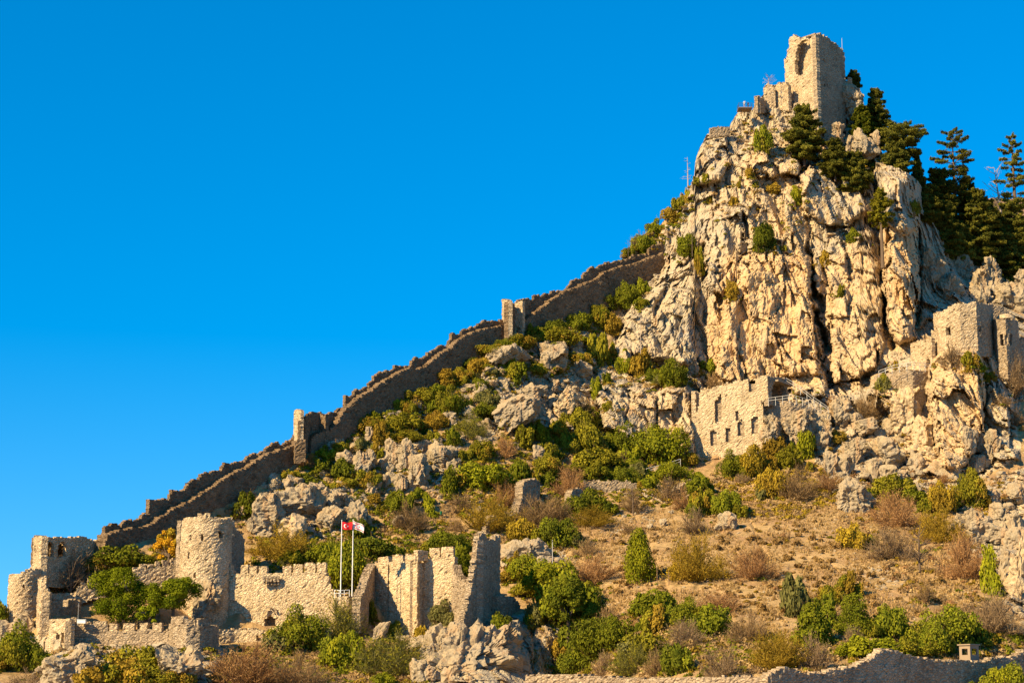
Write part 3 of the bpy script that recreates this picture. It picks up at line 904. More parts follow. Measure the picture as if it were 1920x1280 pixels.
masonry('wall', [(563, Yt - 2.5, 850), (585, Yt + 5.0, 850)], [(560, 771), (562, 774), (564, 788), (572, 786), (578, 776), (596, 772)], M['ridge'], 0.5, 0.34, 0.7, holes=[(566, 572, 800, 812, 1)], parent=r, seed=42)  # darker masonry than the sunlit corner, shade put into the colour
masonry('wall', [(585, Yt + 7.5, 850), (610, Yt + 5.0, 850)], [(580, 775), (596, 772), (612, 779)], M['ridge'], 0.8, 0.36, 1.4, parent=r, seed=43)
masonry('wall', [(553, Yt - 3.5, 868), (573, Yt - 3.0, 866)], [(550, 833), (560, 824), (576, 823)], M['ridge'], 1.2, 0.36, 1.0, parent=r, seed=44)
Yt = wall_Y(955)
r = root('square_turret', 955, 630, Yt, 'square turret jutting up half way along the ridge wall with one sunlit side', 'tower')
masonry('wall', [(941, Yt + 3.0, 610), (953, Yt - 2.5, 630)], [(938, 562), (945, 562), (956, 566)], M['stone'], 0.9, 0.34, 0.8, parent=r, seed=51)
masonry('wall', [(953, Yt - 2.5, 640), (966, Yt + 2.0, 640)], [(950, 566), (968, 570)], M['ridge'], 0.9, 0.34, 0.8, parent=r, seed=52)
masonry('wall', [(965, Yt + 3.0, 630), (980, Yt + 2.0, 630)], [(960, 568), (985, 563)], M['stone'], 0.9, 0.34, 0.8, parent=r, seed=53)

# ---- gatehouse at the foot of the ridge
nd = [(61, 297, 1090), (77, 288.5, 1100), (135, 294.5, 1100), (200, 302, 1070)]
r = root('gatehouse', 120, 1065, 294, 'roofless gatehouse at the left foot of the ridge wall with two dark arched windows', 'building')
masonry('wall', nd[:2], [(58, 1005), (77, 1005)], M['stone'], 0.9, 0.34, 0.8, holes=[(64.5, 67, 1021, 1031, 0)], parent=r, seed=61)
masonry('wall', nd[1:], [(77, 1005), (135, 1007), (159, 1005), (170, 1010), (178, 1013), (200, 1018)], M['stone'], 0.6, 0.30, 0.9, holes=[(87, 101.5, 1016, 1042, 1), (109, 123.5, 1016, 1043, 1)], parent=r, seed=62)
masonry('back_wall', [(61, 299.0, 1062), (135, 302, 1062), (190, 306, 1052)], [(58, 1008), (135, 1010), (200, 1018)], M['ridge'], 0.8, 0.5, 0.8, parent=r, seed=63)  # dark masonry stands in for the shaded interior behind the windows
mb = MB()
rp = [at(80, 1011, 289.9), at(134, 1011, 295.6), at(190, 1016, 301.8), at(186, 1016, 305.6), at(134, 1011, 301.6), at(66, 1011, 298.6)]
zt = rp[0].z
mb.add([(p.x - r.location.x, p.y - r.location.y, zt - r.location.z - dz_) for dz_ in (0, .35) for p in rp], [[0, 1, 4, 5], [1, 2, 3, 4], [6, 11, 10, 7], [7, 10, 9, 8]] + [[i, i + 6, (i + 1) % 6 + 6, (i + 1) % 6] for i in range(6)])
mb.build('roof', M['rubble'], r)  # slab added over the open interior to keep sun off the windows
tag(masonry('curtain_wall', [(56, 293, 1100), (76, 290, 1100)], [(54, 1078), (58, 1060), (64, 1052), (72, 1056), (78, 1062)], M['stone'], 1.2, 0.34, 2.2, seed=64), 'broken wall stub between the round corner tower and the gatehouse', 'castle wall')

def round_tower(name, cpx, Y, rpx, top, bot_py, mat, label, holes=(), rag=1.2, seed=0, a0=-100, a1=100, cell=0.34, taper=0.0, cat='tower'):
    R = rpx * Y / F
    c = at(cpx, bot_py, Y)
    r = root(name, cpx, bot_py, Y, label, cat)
    nodes = []
    for k in range(15):
        a = math.radians(a0 + (a1 - a0) * k / 14)
        x, y = c.x + R * math.sin(a), c.y - R * math.cos(a)
        p = to_px((x, y, c.z + 4))
        nodes.append((p[0], y, bot_py))
    masonry('wall', nodes, top, mat, 0.9, cell, rag, holes, parent=r, seed=seed)
    # the back of the ring
    nb = []
    for k in range(9):
        a = math.radians(a1 + (360 - (a1 - a0)) * k / 8)
        x, y = c.x + R * math.sin(a), c.y - R * math.cos(a)
        p = to_px((x, y, c.z + 4))
        nb.append((p[0], y, bot_py))
    masonry('back_wall', nb, [(x, y + 1.5) for x, y in top], mat, 0.5, 0.6, rag, parent=r, seed=seed + 1)
    return r
round_tower('corner_tower', 43, 286.5, 28, [(10, 1075), (44, 1074), (52, 1067), (75, 1066)], 1182, M['stone'], 'round corner tower with slit windows at the far left of the lower walls', [(43, 46, 1094, 1103, 0), (57, 61, 1115, 1120, 0)], seed=71)

# ---- slim watch tower and chapel
r = root('watch_tower', 82, 1215, 281, 'slim crumbling tower standing between the round corner tower and the small chapel', 'tower')
masonry('wall', [(67, 283, 1225), (74, 279.5, 1232), (91, 279.5, 1232)], [(66, 1140), (69, 1110), (72, 1083), (85, 1081), (88, 1100), (93, 1112), (96, 1140)], M['stone'], 1.2, 0.32, 1.3, parent=r, seed=81)
masonry('wall', [(91, 279.5, 1232), (97, 285, 1228)], [(85, 1084), (88, 1100), (93, 1112), (97, 1135)], M['rubble'], 1.0, 0.32, 1.2, parent=r, seed=82)
r = root('chapel', 112, 1228, 277, 'small sunlit chapel block with a pair of narrow arched windows', 'building')
masonry('wall', [(90, 277.5, 1238), (132, 275.5, 1238)], [(88, 1162), (100, 1160), (126, 1159), (134, 1162)], M['ashlar'], 0.8, 0.30, 0.8, holes=[(105.5, 111, 1186, 1204, 1), (115, 121, 1185, 1203, 1)], parent=r, seed=83)
masonry('wall', [(132, 275.5, 1238), (139, 281, 1230)], [(130, 1162), (140, 1165)], M['rubble'], 0.8, 0.32, 0.8, parent=r, seed=84)
masonry('back_wall', [(92, 279.6, 1238), (132, 279.0, 1238)], [(88, 1166), (134, 1166)], M['rubble'], 0.5, 0.5, 0.8, parent=r, seed=85)

nd = [(138, 278.5, 1226), (204, 278.5, 1226), (318, 277, 1222)]
cren = [(130, 1170), (202, 1168), (203, 1182), (320, 1180)]
r = root('outer_curtain', 230, 1220, 277, 'low outer curtain wall with four square merlons in front of the umbrella pines', 'castle wall')
masonry('wall', nd, cren, M['rubble'], 1.0, 0.32, 0.8, parent=r, seed=91)
merlons(r, [(134, 142, 1157), (150, 170, 1163), (175, 199, 1164), (204, 220, 1167), (230, 252, 1167), (262, 276, 1167), (286, 303, 1167)], nd, cren, M['stone'], seed=92)
nd = [(316, 277.5, 1222), (326, 273.5, 1224), (350, 272, 1224), (375, 272.5, 1224), (398, 276, 1222), (410, 281, 1220)]
cren = [(315, 1170), (410, 1173)]
r = root('low_bastion', 360, 1220, 273, 'low rounded bastion with three merlons below the great tower', 'castle wall')
masonry('wall', nd, cren, M['rubble'], 1.0, 0.32, 0.9, parent=r, seed=101)
merlons(r, [(320, 343, 1155), (346, 366, 1160), (372, 394, 1160)], nd, cren, M['rubble'], seed=102)
r = root('terrace_wall', 460, 1220, 283, 'low terrace wall with a small square drain hole below the battlemented curtain', 'castle wall')
masonry('wall', [(402, 282.5, 1232), (441, 284, 1236), (530, 283, 1232), (560, 284, 1232)], [(400, 1182), (430, 1179), (470, 1178), (560, 1186)], M['stone'], 1.0, 0.34, 1.0, holes=[(481, 489, 1192, 1201, 0)], parent=r, seed=111)

# ---- upper diagonal wall behind the pines
nd = [(89, 291.5, 1135), (140, 291, 1135), (180, 292, 1122), (250, 294, 1105), (340, 297, 1100)]
cren = [(88, 1113), (135, 1112), (142, 1108), (148, 1100), (180, 1094), (250, 1074), (262, 1070), (300, 1063), (345, 1058)]
r = root('inner_curtain', 230, 1100, 293, 'diagonal battlemented wall climbing behind the umbrella pines to the great tower', 'castle wall')
masonry('wall', nd, cren, M['stone'], 1.0, 0.34, 1.0, parent=r, seed=121)
merlons(r, [(152, 160, 1092), (164, 172, 1084), (175, 183, 1081), (250, 260, 1062), (262, 273, 1056), (276, 288, 1056), (292, 300, 1052), (305, 316, 1049), (320, 332, 1046)], nd, cren, M['stone'], seed=122)
tag(masonry('cross_wall', [(90, 282, 1160), (152, 289, 1160)], [(88, 1124), (116, 1124), (117, 1136), (126, 1136), (127, 1124), (155, 1124)], M['rubble'], 0.9, 0.32, 0.7, seed=131), 'shaded cross wall with a notched top beside the slim watch tower', 'castle wall')

# ---- great tower
r = root('great_tower', 385, 1170, 292, 'tall many-sided main tower of the lower castle with slit windows and one shaded side', 'tower')
top = [(332, 1040), (338, 1036), (341, 975), (344, 970), (370, 968), (372, 963), (392, 963), (394, 969), (432, 972)]
masonry('wall', [(384 + 49 * math.sin(math.radians(a_)), 294.0 - 4.0 * math.cos(math.radians(a_)), 1185) for a_ in range(-96, 97, 8)], top, M['stone'], 1.2, 0.33, 0.8,
        holes=[(356.4, 359.6, 1003, 1014, 0), (376.6, 380.2, 1002, 1013, 0), (353.2, 356.4, 1036, 1046, 0), (362, 366, 1072, 1083, 0), (409.5, 418, 995, 1009, 1)], parent=r, seed=141)
masonry('back_wall', [(337, 295.5, 1100), (360, 297.8, 1100), (384, 298.2, 1100), (408, 297.8, 1100), (430, 295.5, 1100)], [(330, 974), (432, 974)], M['rubble'], 0.8, 0.6, 0.8, parent=r, seed=142)
masonry('annex_wall', [(430, 297.0, 1085), (443, 299.5, 1085), (458, 304.5, 1080)], [(428, 982), (440, 986), (450, 996), (460, 1012)], M['rubble'], 1.0, 0.36, 1.5, parent=r, seed=143)

# ---- main battlemented curtain
nd = [(428, 292.6, 1195), (520, 291.0, 1195), (616, 289.5, 1195), (632, 289.5, 1195)]
cren = [(425, 1058), (434, 1060), (438, 1074), (610, 1072), (613, 1078), (618, 1092), (624, 1108), (632, 1113)]
r = root('main_curtain', 520, 1190, 291, 'tall sunlit curtain wall with merlons and a carved arched gateway beside the great tower', 'castle wall')
masonry('wall', nd, cren, M['ashlar'], 1.3, 0.34, 0.7, holes=[(497, 516, 1153, 1176, 1)], parent=r, seed=151)
merlons(r, [(451, 465, 1059), (468, 481, 1060), (485, 500, 1061), (530, 546, 1059), (550, 567, 1057), (571, 591, 1055), (594, 611, 1055)], nd, cren, M['ashlar'], seed=152)
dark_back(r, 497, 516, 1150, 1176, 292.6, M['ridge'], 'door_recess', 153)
def arch_ring(r, cpx, cpy, rpx, wpx, Y, name, mat, depth_=0.25, a0=0, a1=180, n=16):
    mb = MB()
    k = mpp(Y)
    c = at(cpx, cpy, Y)
    ri, ro = rpx * k, (rpx + wpx) * k
    P = []
    for i in range(n + 1):
        a = math.radians(a0 + (a1 - a0) * i / n)
        for rr in (ri, ro):
            for d in (-depth_, 0.05):
                P.append((c.x + rr * math.cos(a) - r.location.x, c.y + d - r.location.y, c.z + rr * math.sin(a) - r.location.z))
    q = []
    for i in range(n):
        b = i * 4
        q += [[b, b + 2, b + 6, b + 4], [b + 1, b + 5, b + 7, b + 3], [b + 2, b + 3, b + 7, b + 6], [b, b + 4, b + 5, b + 1]]
    q += [[0, 1, 3, 2], [n * 4, n * 4 + 2, n * 4 + 3, n * 4 + 1]]
    mb.add(P, q)
    return mb.build(name, mat, r)
arch_ring(r, 506.5, 1149, 10, 3, 290.9, 'arch_moulding', M['stone'])
arch_ring(r, 506.5, 1149, 5.5, 1.3, 290.9, 'arch_moulding', M['ashlar'], 0.12)
mb = MB()
cb = at(509.5, 1088, 291)
for i in range(5):
    mb.box((cb.x - 1.05 + i * 0.52 - r.location.x, cb.y - .45 - r.location.y, cb.z + .05 - r.location.z), (.34, .9, .55))
    mb.box((cb.x - 1.05 + i * 0.52 - r.location.x, cb.y - .3 - r.location.y, cb.z - .42 - r.location.z), (.30, .55, .42))
    mb.box((cb.x - 1.05 + i * 0.52 - r.location.x, cb.y - .72 - r.location.y, cb.z + .5 - r.location.z), (.46, .42, .32))
mb.build('corbels', M['rubble'], r)

# ---- flag platform, cross wall, east curtain
r = root('flag_bastion', 645, 1190, 288, 'rounded bastion under the two flagpoles', 'castle wall')
masonry('wall', [(616, 290.5, 1200), (630, 287.5, 1205), (652, 286.5, 1205), (676, 288, 1205)], [(610, 1112), (626, 1117), (672, 1118), (680, 1118)], M['stone'], 3.0, 0.36, 1.0, parent=r, seed=161)
tag(masonry('spur_wall', [(676, 284.5, 1185), (704, 298, 1180)], [(672, 1120), (680, 1112), (686, 1100), (692, 1080), (700, 1062), (708, 1058)], M['rubble'], 1.3, 0.34, 1.6, seed=165), 'ragged sloping spur wall in shade right of the flagpoles', 'castle wall')
nd = [(702, 297.5, 1200), (783, 290.5, 1205), (788, 293.2, 1200), (852, 291.3, 1195)]
cren = [(700, 1048), (709, 1056), (730, 1054), (760, 1053), (784, 1050), (826, 1043), (851, 1042), (853, 1070)]
r = root('east_curtain', 775, 1195, 293, 'pale battlemented curtain wall split by a tall orange crack, right of the flagpoles', 'castle wall')
masonry('wall', nd, cren, M['ashlar'], 1.3, 0.34, 0.9, holes=[{'poly': [(728, 1056), (730.2, 1056), (729.5, 1160), (727, 1160)]}], parent=r, seed=171)
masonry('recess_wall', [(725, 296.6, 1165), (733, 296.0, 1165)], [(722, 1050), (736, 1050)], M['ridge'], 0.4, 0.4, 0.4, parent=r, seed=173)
merlons(r, [(709, 728, 1043), (736, 755, 1040), (760, 779, 1039), (783.5, 803, 1031), (805.5, 824, 1028), (827, 850, 1024)], nd, cren, M['ashlar'], seed=175)
r = root('ruined_keep', 905, 1180, 284, 'tall jagged ruined tower in shade at the right end of the lower castle', 'tower')
masonry('wall', [(848, 290.5, 1200), (884, 279.5, 1190), (894, 278.5, 1190)], [(846, 1044), (850, 1060), (853, 1076), (878, 1096), (887, 1096), (889, 1060), (893, 1012), (896, 1006)], M['rubble'], 1.2, 0.33, 1.8, parent=r, seed=181)
masonry('wall', [(858, 271.0, 1195), (938, 288.5, 1195)], [(850, 1003), (894, 1003), (905, 999), (912, 1004), (919, 1012), (927, 1013), (930, 1004), (940, 1005)], M['rubble'], 0.8, 0.33, 2.4, left=[(995, 900), (1040, 894), (1090, 886), (1140, 876), (1190, 863)], holes=[(910.5, 913.5, 1042, 1050, 0)], parent=r, seed=182)
masonry('stub_wall', [(936, 284.5, 1210), (976, 291.5, 1215)], [(934, 1117), (962, 1118), (968, 1124), (978, 1135)], M['rubble'], 1.4, 0.34, 1.3, parent=r, seed=183)

# ---- ruins on the slope
tag(masonry('ruined_pillar', [(966, 333.0, 990), (1013, 340.5, 965)], [(964, 985), (969, 965), (974, 948), (980, 930), (981, 905), (986, 899), (1006, 898), (1013, 904), (1016, 915)], M['rubble'], 1.6, 0.36, 1.4, seed=191), 'lone leaning pillar of ruined masonry on the open slope', 'ruin')
tag(masonry('ruin_stub', [(1070, B(1080, 940) - 2, 948), (1096, B(1090, 940) + 1, 945)], [(1068, 935), (1074, 920), (1082, 914), (1092, 917), (1098, 930)], M['rubble'], 1.4, 0.34, 1.4, seed=192), 'small broken block of wall right of the lone pillar', 'ruin')
tag(masonry('ruin_stub', [(911, B(922, 996) - 2, 1003), (938, B(930, 996), 1003)], [(908, 998), (914, 984), (917, 968), (930, 966), (936, 980), (942, 998)], M['rubble'], 1.2, 0.34, 1.5, seed=193), 'crumbled wall stump above the jagged ruined tower', 'ruin')
tag(masonry('dry_stone_wall', [(1094, B(1100, 915) - 1.2, 922), (1150, B(1150, 917) - 1.5, 924), (1194, B(1190, 918) - 1.2, 924)], [(1090, 901), (1130, 902), (1160, 901), (1196, 904)], M['rubble'], 1.2, 0.34, 1.6, seed=194), 'low dry stone wall along the foot of the green thicket', 'stone wall')
tag(masonry('dry_stone_wall', [(1262, B(1270, 930) - 1.5, 938), (1298, B(1296, 905) - 1, 926)], [(1258, 928), (1275, 914), (1290, 900), (1302, 897)], M['rubble'], 1.2, 0.36, 2.0, seed=195), 'slanting heap of dry stone wall below the arched-window ruin', 'stone wall')

# ---- the middle building under the cliff
YB = 366.0
nd = [(1306, YB + 1.5, 885), (1429, YB - 3.5, 885), (1441, YB - 4.0, 885)]
top = [(1304, 772), (1309, 771), (1311.5, 733), (1322, 729), (1337, 728), (1344, 723), (1356, 725), (1358, 719), (1372, 718), (1378, 713), (1390, 713), (1403, 709), (1417, 711), (1428, 705), (1440, 704)]
r = root('royal_apartments', 1370, 875, YB, 'tall golden ruin with four arched windows built against the foot of the cliff', 'building')
masonry('wall', nd, top, M['ashlar'], 0.55, 0.34, 1.2, right=[(700, 1441), (746, 1441), (752, 1428), (770, 1430), (830, 1433), (900, 1434)],
        holes=[(1331, 1344, 805, 835, 1), (1360, 1369, 801, 829, 1), (1383.5, 1394.5, 786, 817, 1), (1409.5, 1421.5, 780, 812, 1), {'poly': [(1341, 792), (1341, 752), (1345, 747), (1350, 738), (1353, 741), (1353, 790)]},
               (1379, 1384.4, 769, 789, 1), {'poly': [(1404, 734), (1404, 712), (1411, 709), (1416, 714), (1415, 733)]}], parent=r, seed=201)
masonry('recess_wall', [(1312, YB + 2.0, 885), (1428, YB - 2.75, 885)], [(1300, 760), (1330, 735), (1440, 712)], M['rubble'], 0.5, 0.5, 0.8, parent=r, seed=202)
masonry('side_wall', [(1440, YB - 4.0, 760), (1477, YB + 3.5, 758)], [(1438, 704), (1474, 709), (1480, 713)], M['rubble'], 0.9, 0.33, 0.7, holes=[(1447, 1474, 711, 751, 2)], parent=r, seed=203)
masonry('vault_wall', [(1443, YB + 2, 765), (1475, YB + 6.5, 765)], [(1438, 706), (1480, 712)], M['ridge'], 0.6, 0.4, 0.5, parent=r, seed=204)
masonry('side_wall', [(1306, YB + 1.5, 885), (1312, YB + 8, 860)], [(1304, 735), (1316, 737)], M['ashlar'], 0.9, 0.36, 0.8, parent=r, seed=206)
mb = MB()
p0 = at(1475, 709, YB + 3.5); p1 = at(1440, 704, YB - 4)
mb.box(((p0.x + p1.x) / 2 - r.location.x, (p0.y + p1.y) / 2 + 2 - r.location.y, p1.z - .6 - r.location.z), (7, 4, .35), math.atan2(p0.y - p1.y, p0.x - p1.x))
mb.build('roof', M['rubble'], r)
tag(masonry('retaining_wall', [(1431, YB - 1.4, 850), (1484, YB - 2.4, 860), (1530, YB - 0.5, 850)], [(1424, 752), (1440, 753), (1484, 752), (1510, 757), (1536, 768)], M['rubble'], 2.5, 0.38, 1.6, seed=211), 'rough retaining wall carrying the railed path beside the golden ruin', 'stone wall')

# ---- upper right building with the apse
YR = 371.5
r = root('upper_chapel', 1810, 645, YR, 'many-sided pale tower block with one square window on the rocky spur at the right', 'building')
masonry('wall', [(1751, YR + 4, 668), (1760, YR + 1.2, 668), (1776, YR - .6, 668), (1800, YR - 1.6, 668), (1832, YR - 1.4, 668)], [(1748, 588), (1753, 587), (1770, 581), (1778, 576), (1797, 569), (1812, 570), (1828, 566), (1836, 567)], M['stone'], 0.9, 0.33, 1.5, holes=[(1774, 1782, 613, 629, 0)], parent=r, seed=221)
masonry('wall', [(1832, YR - 1.4, 668), (1840, YR - .6, 668), (1850, YR + 1.0, 668), (1859, YR + 3.8, 668), (1864, YR + 7.5, 665)], [(1828, 566), (1861, 571), (1866, 574)], M['rubble'], 0.9, 0.33, 0.8, holes=[(1837, 1840.5, 610, 622, 0)], parent=r, seed=222)
masonry('back_wall', [(1755, YR + 7, 660), (1862, YR + 10, 660)], [(1748, 590), (1797, 574), (1866, 577)], M['rubble'], 0.8, 0.6, 0.8, parent=r, seed=223)
dark_back(r, 1773, 1783, 612, 630, YR + .9, M['ridge'], 'window_recess', 227)  # dark panel painting the shade inside the square window
mb = MB(); pc = at(1808, 585, YR + 4); mb.box((pc.x - r.location.x, pc.y - r.location.y, pc.z - r.location.z - .6), (7.5, 5.0, .4)); mb.build('roof', M['rubble'], r)  # unseen slab added to block the sun inside, so the window stays dark
r = root('apse', 1888, 670, YR + 5, 'rounded apse with three tall slit windows right of the pale tower block', 'building')
masonry('wall', [(1862, YR + 6.5, 710), (1870, YR + 2.5, 720), (1888, YR + 1.2, 720), (1904, YR + 3, 720), (1912, YR + 7, 715)], [(1860, 600), (1868, 598), (1900, 598), (1914, 604)], M['rubble'], 0.8, 0.32, 0.6,
        holes=[(1876, 1881, 625, 647, 1), (1884.8, 1889.8, 625, 647, 1), (1893, 1898, 625, 647, 1)], parent=r, seed=231)
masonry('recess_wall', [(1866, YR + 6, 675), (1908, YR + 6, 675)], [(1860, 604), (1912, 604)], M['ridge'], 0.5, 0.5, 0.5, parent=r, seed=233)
V = []; q = []
c = at(1885, 594, YR + 6)
Rd = 19 * mpp(YR)
for i in range(7):
    e = math.radians(90 * i / 6)
    for k in range(24):
        a = 2 * math.pi * k / 24
        V.append((c.x + Rd * math.cos(e) * math.cos(a) - r.location.x, c.y + Rd * math.cos(e) * math.sin(a) - r.location.y, c.z - .6 + Rd * .62 * math.sin(e) - r.location.z))
for i in range(6):
    for k in range(24):
        q.append([i * 24 + k, i * 24 + (k + 1) % 24, (i + 1) * 24 + (k + 1) % 24, (i + 1) * 24 + k])
mesh_np('dome', V, np.array(q), [M['stone']], smooth=True, parent=r)
masonry('upper_wall', [(1862, YR + 9, 615), (1902, YR + 11, 612)], [(1860, 574), (1880, 575), (1897, 588), (1906, 594)], M['rubble'], 0.9, 0.36, 1.0, parent=r, seed=234)
tag(masonry('ruined_wall', [(1910, YR + 9, 690), (1965, YR + 14, 690)], [(1908, 640), (1920, 632), (1970, 628)], M['rubble'], 1.0, 0.36, 1.0, seed=235), 'shaded wall at the right edge beyond the apse', 'castle wall')
r = root('terrace_house', 1728, 700, YR + 3, 'whitish wall with a little arched doorway left of the pale tower block', 'castle wall')
masonry('wall', [(1708, YR + 7, 712), (1748, YR + 1.5, 712)], [(1704, 646), (1712, 641), (1735, 637), (1752, 634)], M['stone'], 0.9, 0.33, 1.0, holes=[(1736.5, 1744, 673, 697, 1)], parent=r, seed=241)
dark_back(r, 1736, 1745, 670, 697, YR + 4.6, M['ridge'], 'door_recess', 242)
tag(masonry('terrace_wall', [(1640, 377, 755), (1690, 370.5, 770), (1712, 369, 770), (1742, 371.5, 760)], [(1636, 706), (1660, 700), (1697, 693), (1744, 695)], M['rubble'], 2.0, 0.34, 0.8, seed=245), 'curved terrace wall under the railing on the right hand spur', 'stone wall')

# ---- summit tower and the scraps of wall below it
YS = 414.0
r = root('summit_tower', 1531, 195, YS, 'broken square tower on the summit with a tall arched opening', 'tower')
masonry('wall', [(1472, YS + 9, 235), (1532, YS, 250)], [(1470, 114), (1474, 111), (1479, 101), (1480, 72), (1488, 66), (1494, 68), (1501, 73), (1510, 72), (1518, 75), (1522, 71), (1532, 66)], M['stone'], 1.0, 0.36, 2.0,
        holes=[{'poly': [(1490, 130), (1492, 100), (1496, 85), (1504, 76), (1513, 73), (1519, 77), (1520, 120), (1512, 131), (1502, 143), (1493, 140)]}], parent=r, seed=251)
masonry('wall', [(1532, YS, 250), (1584, YS + 9.5, 245)], [(1530, 66), (1537, 64), (1550, 69), (1567, 81), (1581, 93), (1588, 100)], M['rubble'], 1.0, 0.36, 1.4, holes=[(1545, 1547, 157, 163, 0), (1550, 1552, 157, 163, 0)], parent=r, seed=252)  # right face in darker masonry, its shade put into the colour
masonry('vault_wall', [(1485, YS + 10.2, 165), (1507, YS + 7.2, 165), (1528, YS + 3.4, 165)], [(1480, 76), (1536, 76)], M['stone'], 0.6, 0.5, 0.3, parent=r, seed=253)
mb = MB(); pa, pb = at(1487, 75, YS + 8), at(1530, 75, YS + 3)
mb.box(((pa.x + pb.x) / 2 + 1.6 - r.location.x, (pa.y + pb.y) / 2 + 2.6 - r.location.y, pa.z - r.location.z - .1), (7.5, 5.2, .3), math.atan2(pb.y - pa.y, pb.x - pa.x)); mb.build('vault_roof', M['rubble'], r)
masonry('back_wall', [(1480, YS + 14, 200), (1532, YS + 18, 200), (1582, YS + 11, 200)], [(1478, 90), (1532, 80), (1588, 104)], M['rubble'], 0.6, 0.7, 1.0, parent=r, seed=254)
mb = MB(); p = at(1579, 92, YS + 8.5)
mb.tube([(0, 0, -.6), (0, 0, 2.6)], 0.05, 5)
tag(mb.build('lightning_rod', M['steel'], loc=p), 'thin lightning rod on top of the summit tower', 'mast')
tag(masonry('ruined_wall', [(1453, YS + 7, 205), (1478, YS + 3.5, 208)], [(1452, 165), (1458, 156), (1462, 154), (1465, 158), (1470, 155), (1476, 158)], M['stone'], 1.0, 0.34, 1.2, seed=261), 'scrap of pale wall against the left foot of the summit tower', 'ruin')
tag(masonry('ruined_wall', [(1432, YS + 6, 205), (1454, YS + 5.5, 205)], [(1428, 178), (1434, 160), (1440, 156), (1448, 160), (1456, 172)], M['stone'], 1.0, 0.34, 1.3, seed=262), 'pointed stub of wall with a dead tree on top, left of the summit tower', 'ruin')
tag(masonry('ruined_wall', [(1414, YS + 5.5, 212), (1420, YS + 2.5, 212), (1440, YS + 6.5, 212)], [(1412, 182), (1420, 180), (1432, 186), (1442, 193)], M['rubble'], 0.8, 0.32, 0.8, seed=263), 'small wall behind the viewing platform', 'ruin')
tag(masonry('ruined_wall', [(1332, 412.5, 258), (1369, 413.5, 254)], [(1330, 241), (1336, 239), (1366, 237), (1370, 240)], M['rubble'], 0.8, 0.32, 0.7, seed=264), 'low parapet of stones on the cliff edge left of the summit', 'ruin')

# ---- walls along the bottom edge
tag(masonry('boundary_wall', [(985, 233, 1330), (1200, 227, 1330), (1440, 222, 1330)], [(984, 1266), (1040, 1263), (1120, 1266), (1200, 1270), (1330, 1268), (1380, 1266), (1440, 1268)], M['rubble'], 1.2, 0.28, 1.6, seed=271), 'low stone boundary wall along the bottom, left of its fallen gap', 'stone wall')
tag(masonry('boundary_wall', [(1440, 216, 1345), (1620, 227, 1345), (1800, 240, 1345), (1990, 254, 1345)],
            [(1438, 1268), (1455, 1258), (1473, 1249), (1492, 1254), (1506, 1263), (1535, 1260), (1597, 1250), (1617, 1240), (1637, 1231), (1650, 1224), (1655, 1214), (1683, 1218), (1702, 1226), (1719, 1231), (1755, 1236), (1801, 1237), (1853, 1240), (1863, 1232), (1899, 1231), (1920, 1219), (1990, 1216)],
            M['rubble'], 1.2, 0.28, 1.6, seed=272), 'shaded broken boundary wall at the bottom right, rising to a peak left of the hut', 'stone wall')

# ---- guard hut
def hut():
    Y = 246.5
    r = root('guard_hut', 1818, 1244, Y, 'small flat roofed guard hut with open window slots behind the boundary wall', 'hut')
    r.rotation_euler = (0, 0, math.radians(38))
    k = mpp(Y)
    Wd, H = 1.72, 34 * k
    mt = plain("hut_plaster", (0.29, 0.215, 0.145), 0.9)
    def panel(side):
        mb = MB()
        a = 0.12 if side in ('f', 'b') else 0.0
        # a wall with a slot: sill, two jambs, lintel
        wz0, wz1 = H * .48, H * .82
        pieces = [((0, wz0 / 2), (Wd, wz0)), ((0, (wz1 + H) / 2), (Wd, H - wz1)), ((-Wd * .41, (wz0 + wz1) / 2), (Wd * .18, wz1 - wz0)), ((Wd * .41, (wz0 + wz1) / 2), (Wd * .18, wz1 - wz0))]
        for (cx, cz), (sx, sz) in pieces:
            d = Wd / 2 - 0.07
            if side == 'f': mb.box((cx, -d, cz), (sx, .14, sz))
            if side == 'b': mb.box((cx, d, cz), (sx, .14, sz))
            w2 = (Wd - 0.29) / Wd
            if side == 'l': mb.box((-d, cx * w2, cz), (.14, sx * w2, sz))
            if side == 'r': mb.box((d, cx * w2, cz), (.14, sx * w2, sz))
        mb.build('wall', mt, r)
    for s_ in 'fblr': panel(s_)
    mb = MB(); mb.box((0, 0, H + .07), (Wd + .34, Wd + .34, .15)); mb.build('roof', mt, r)
hut()
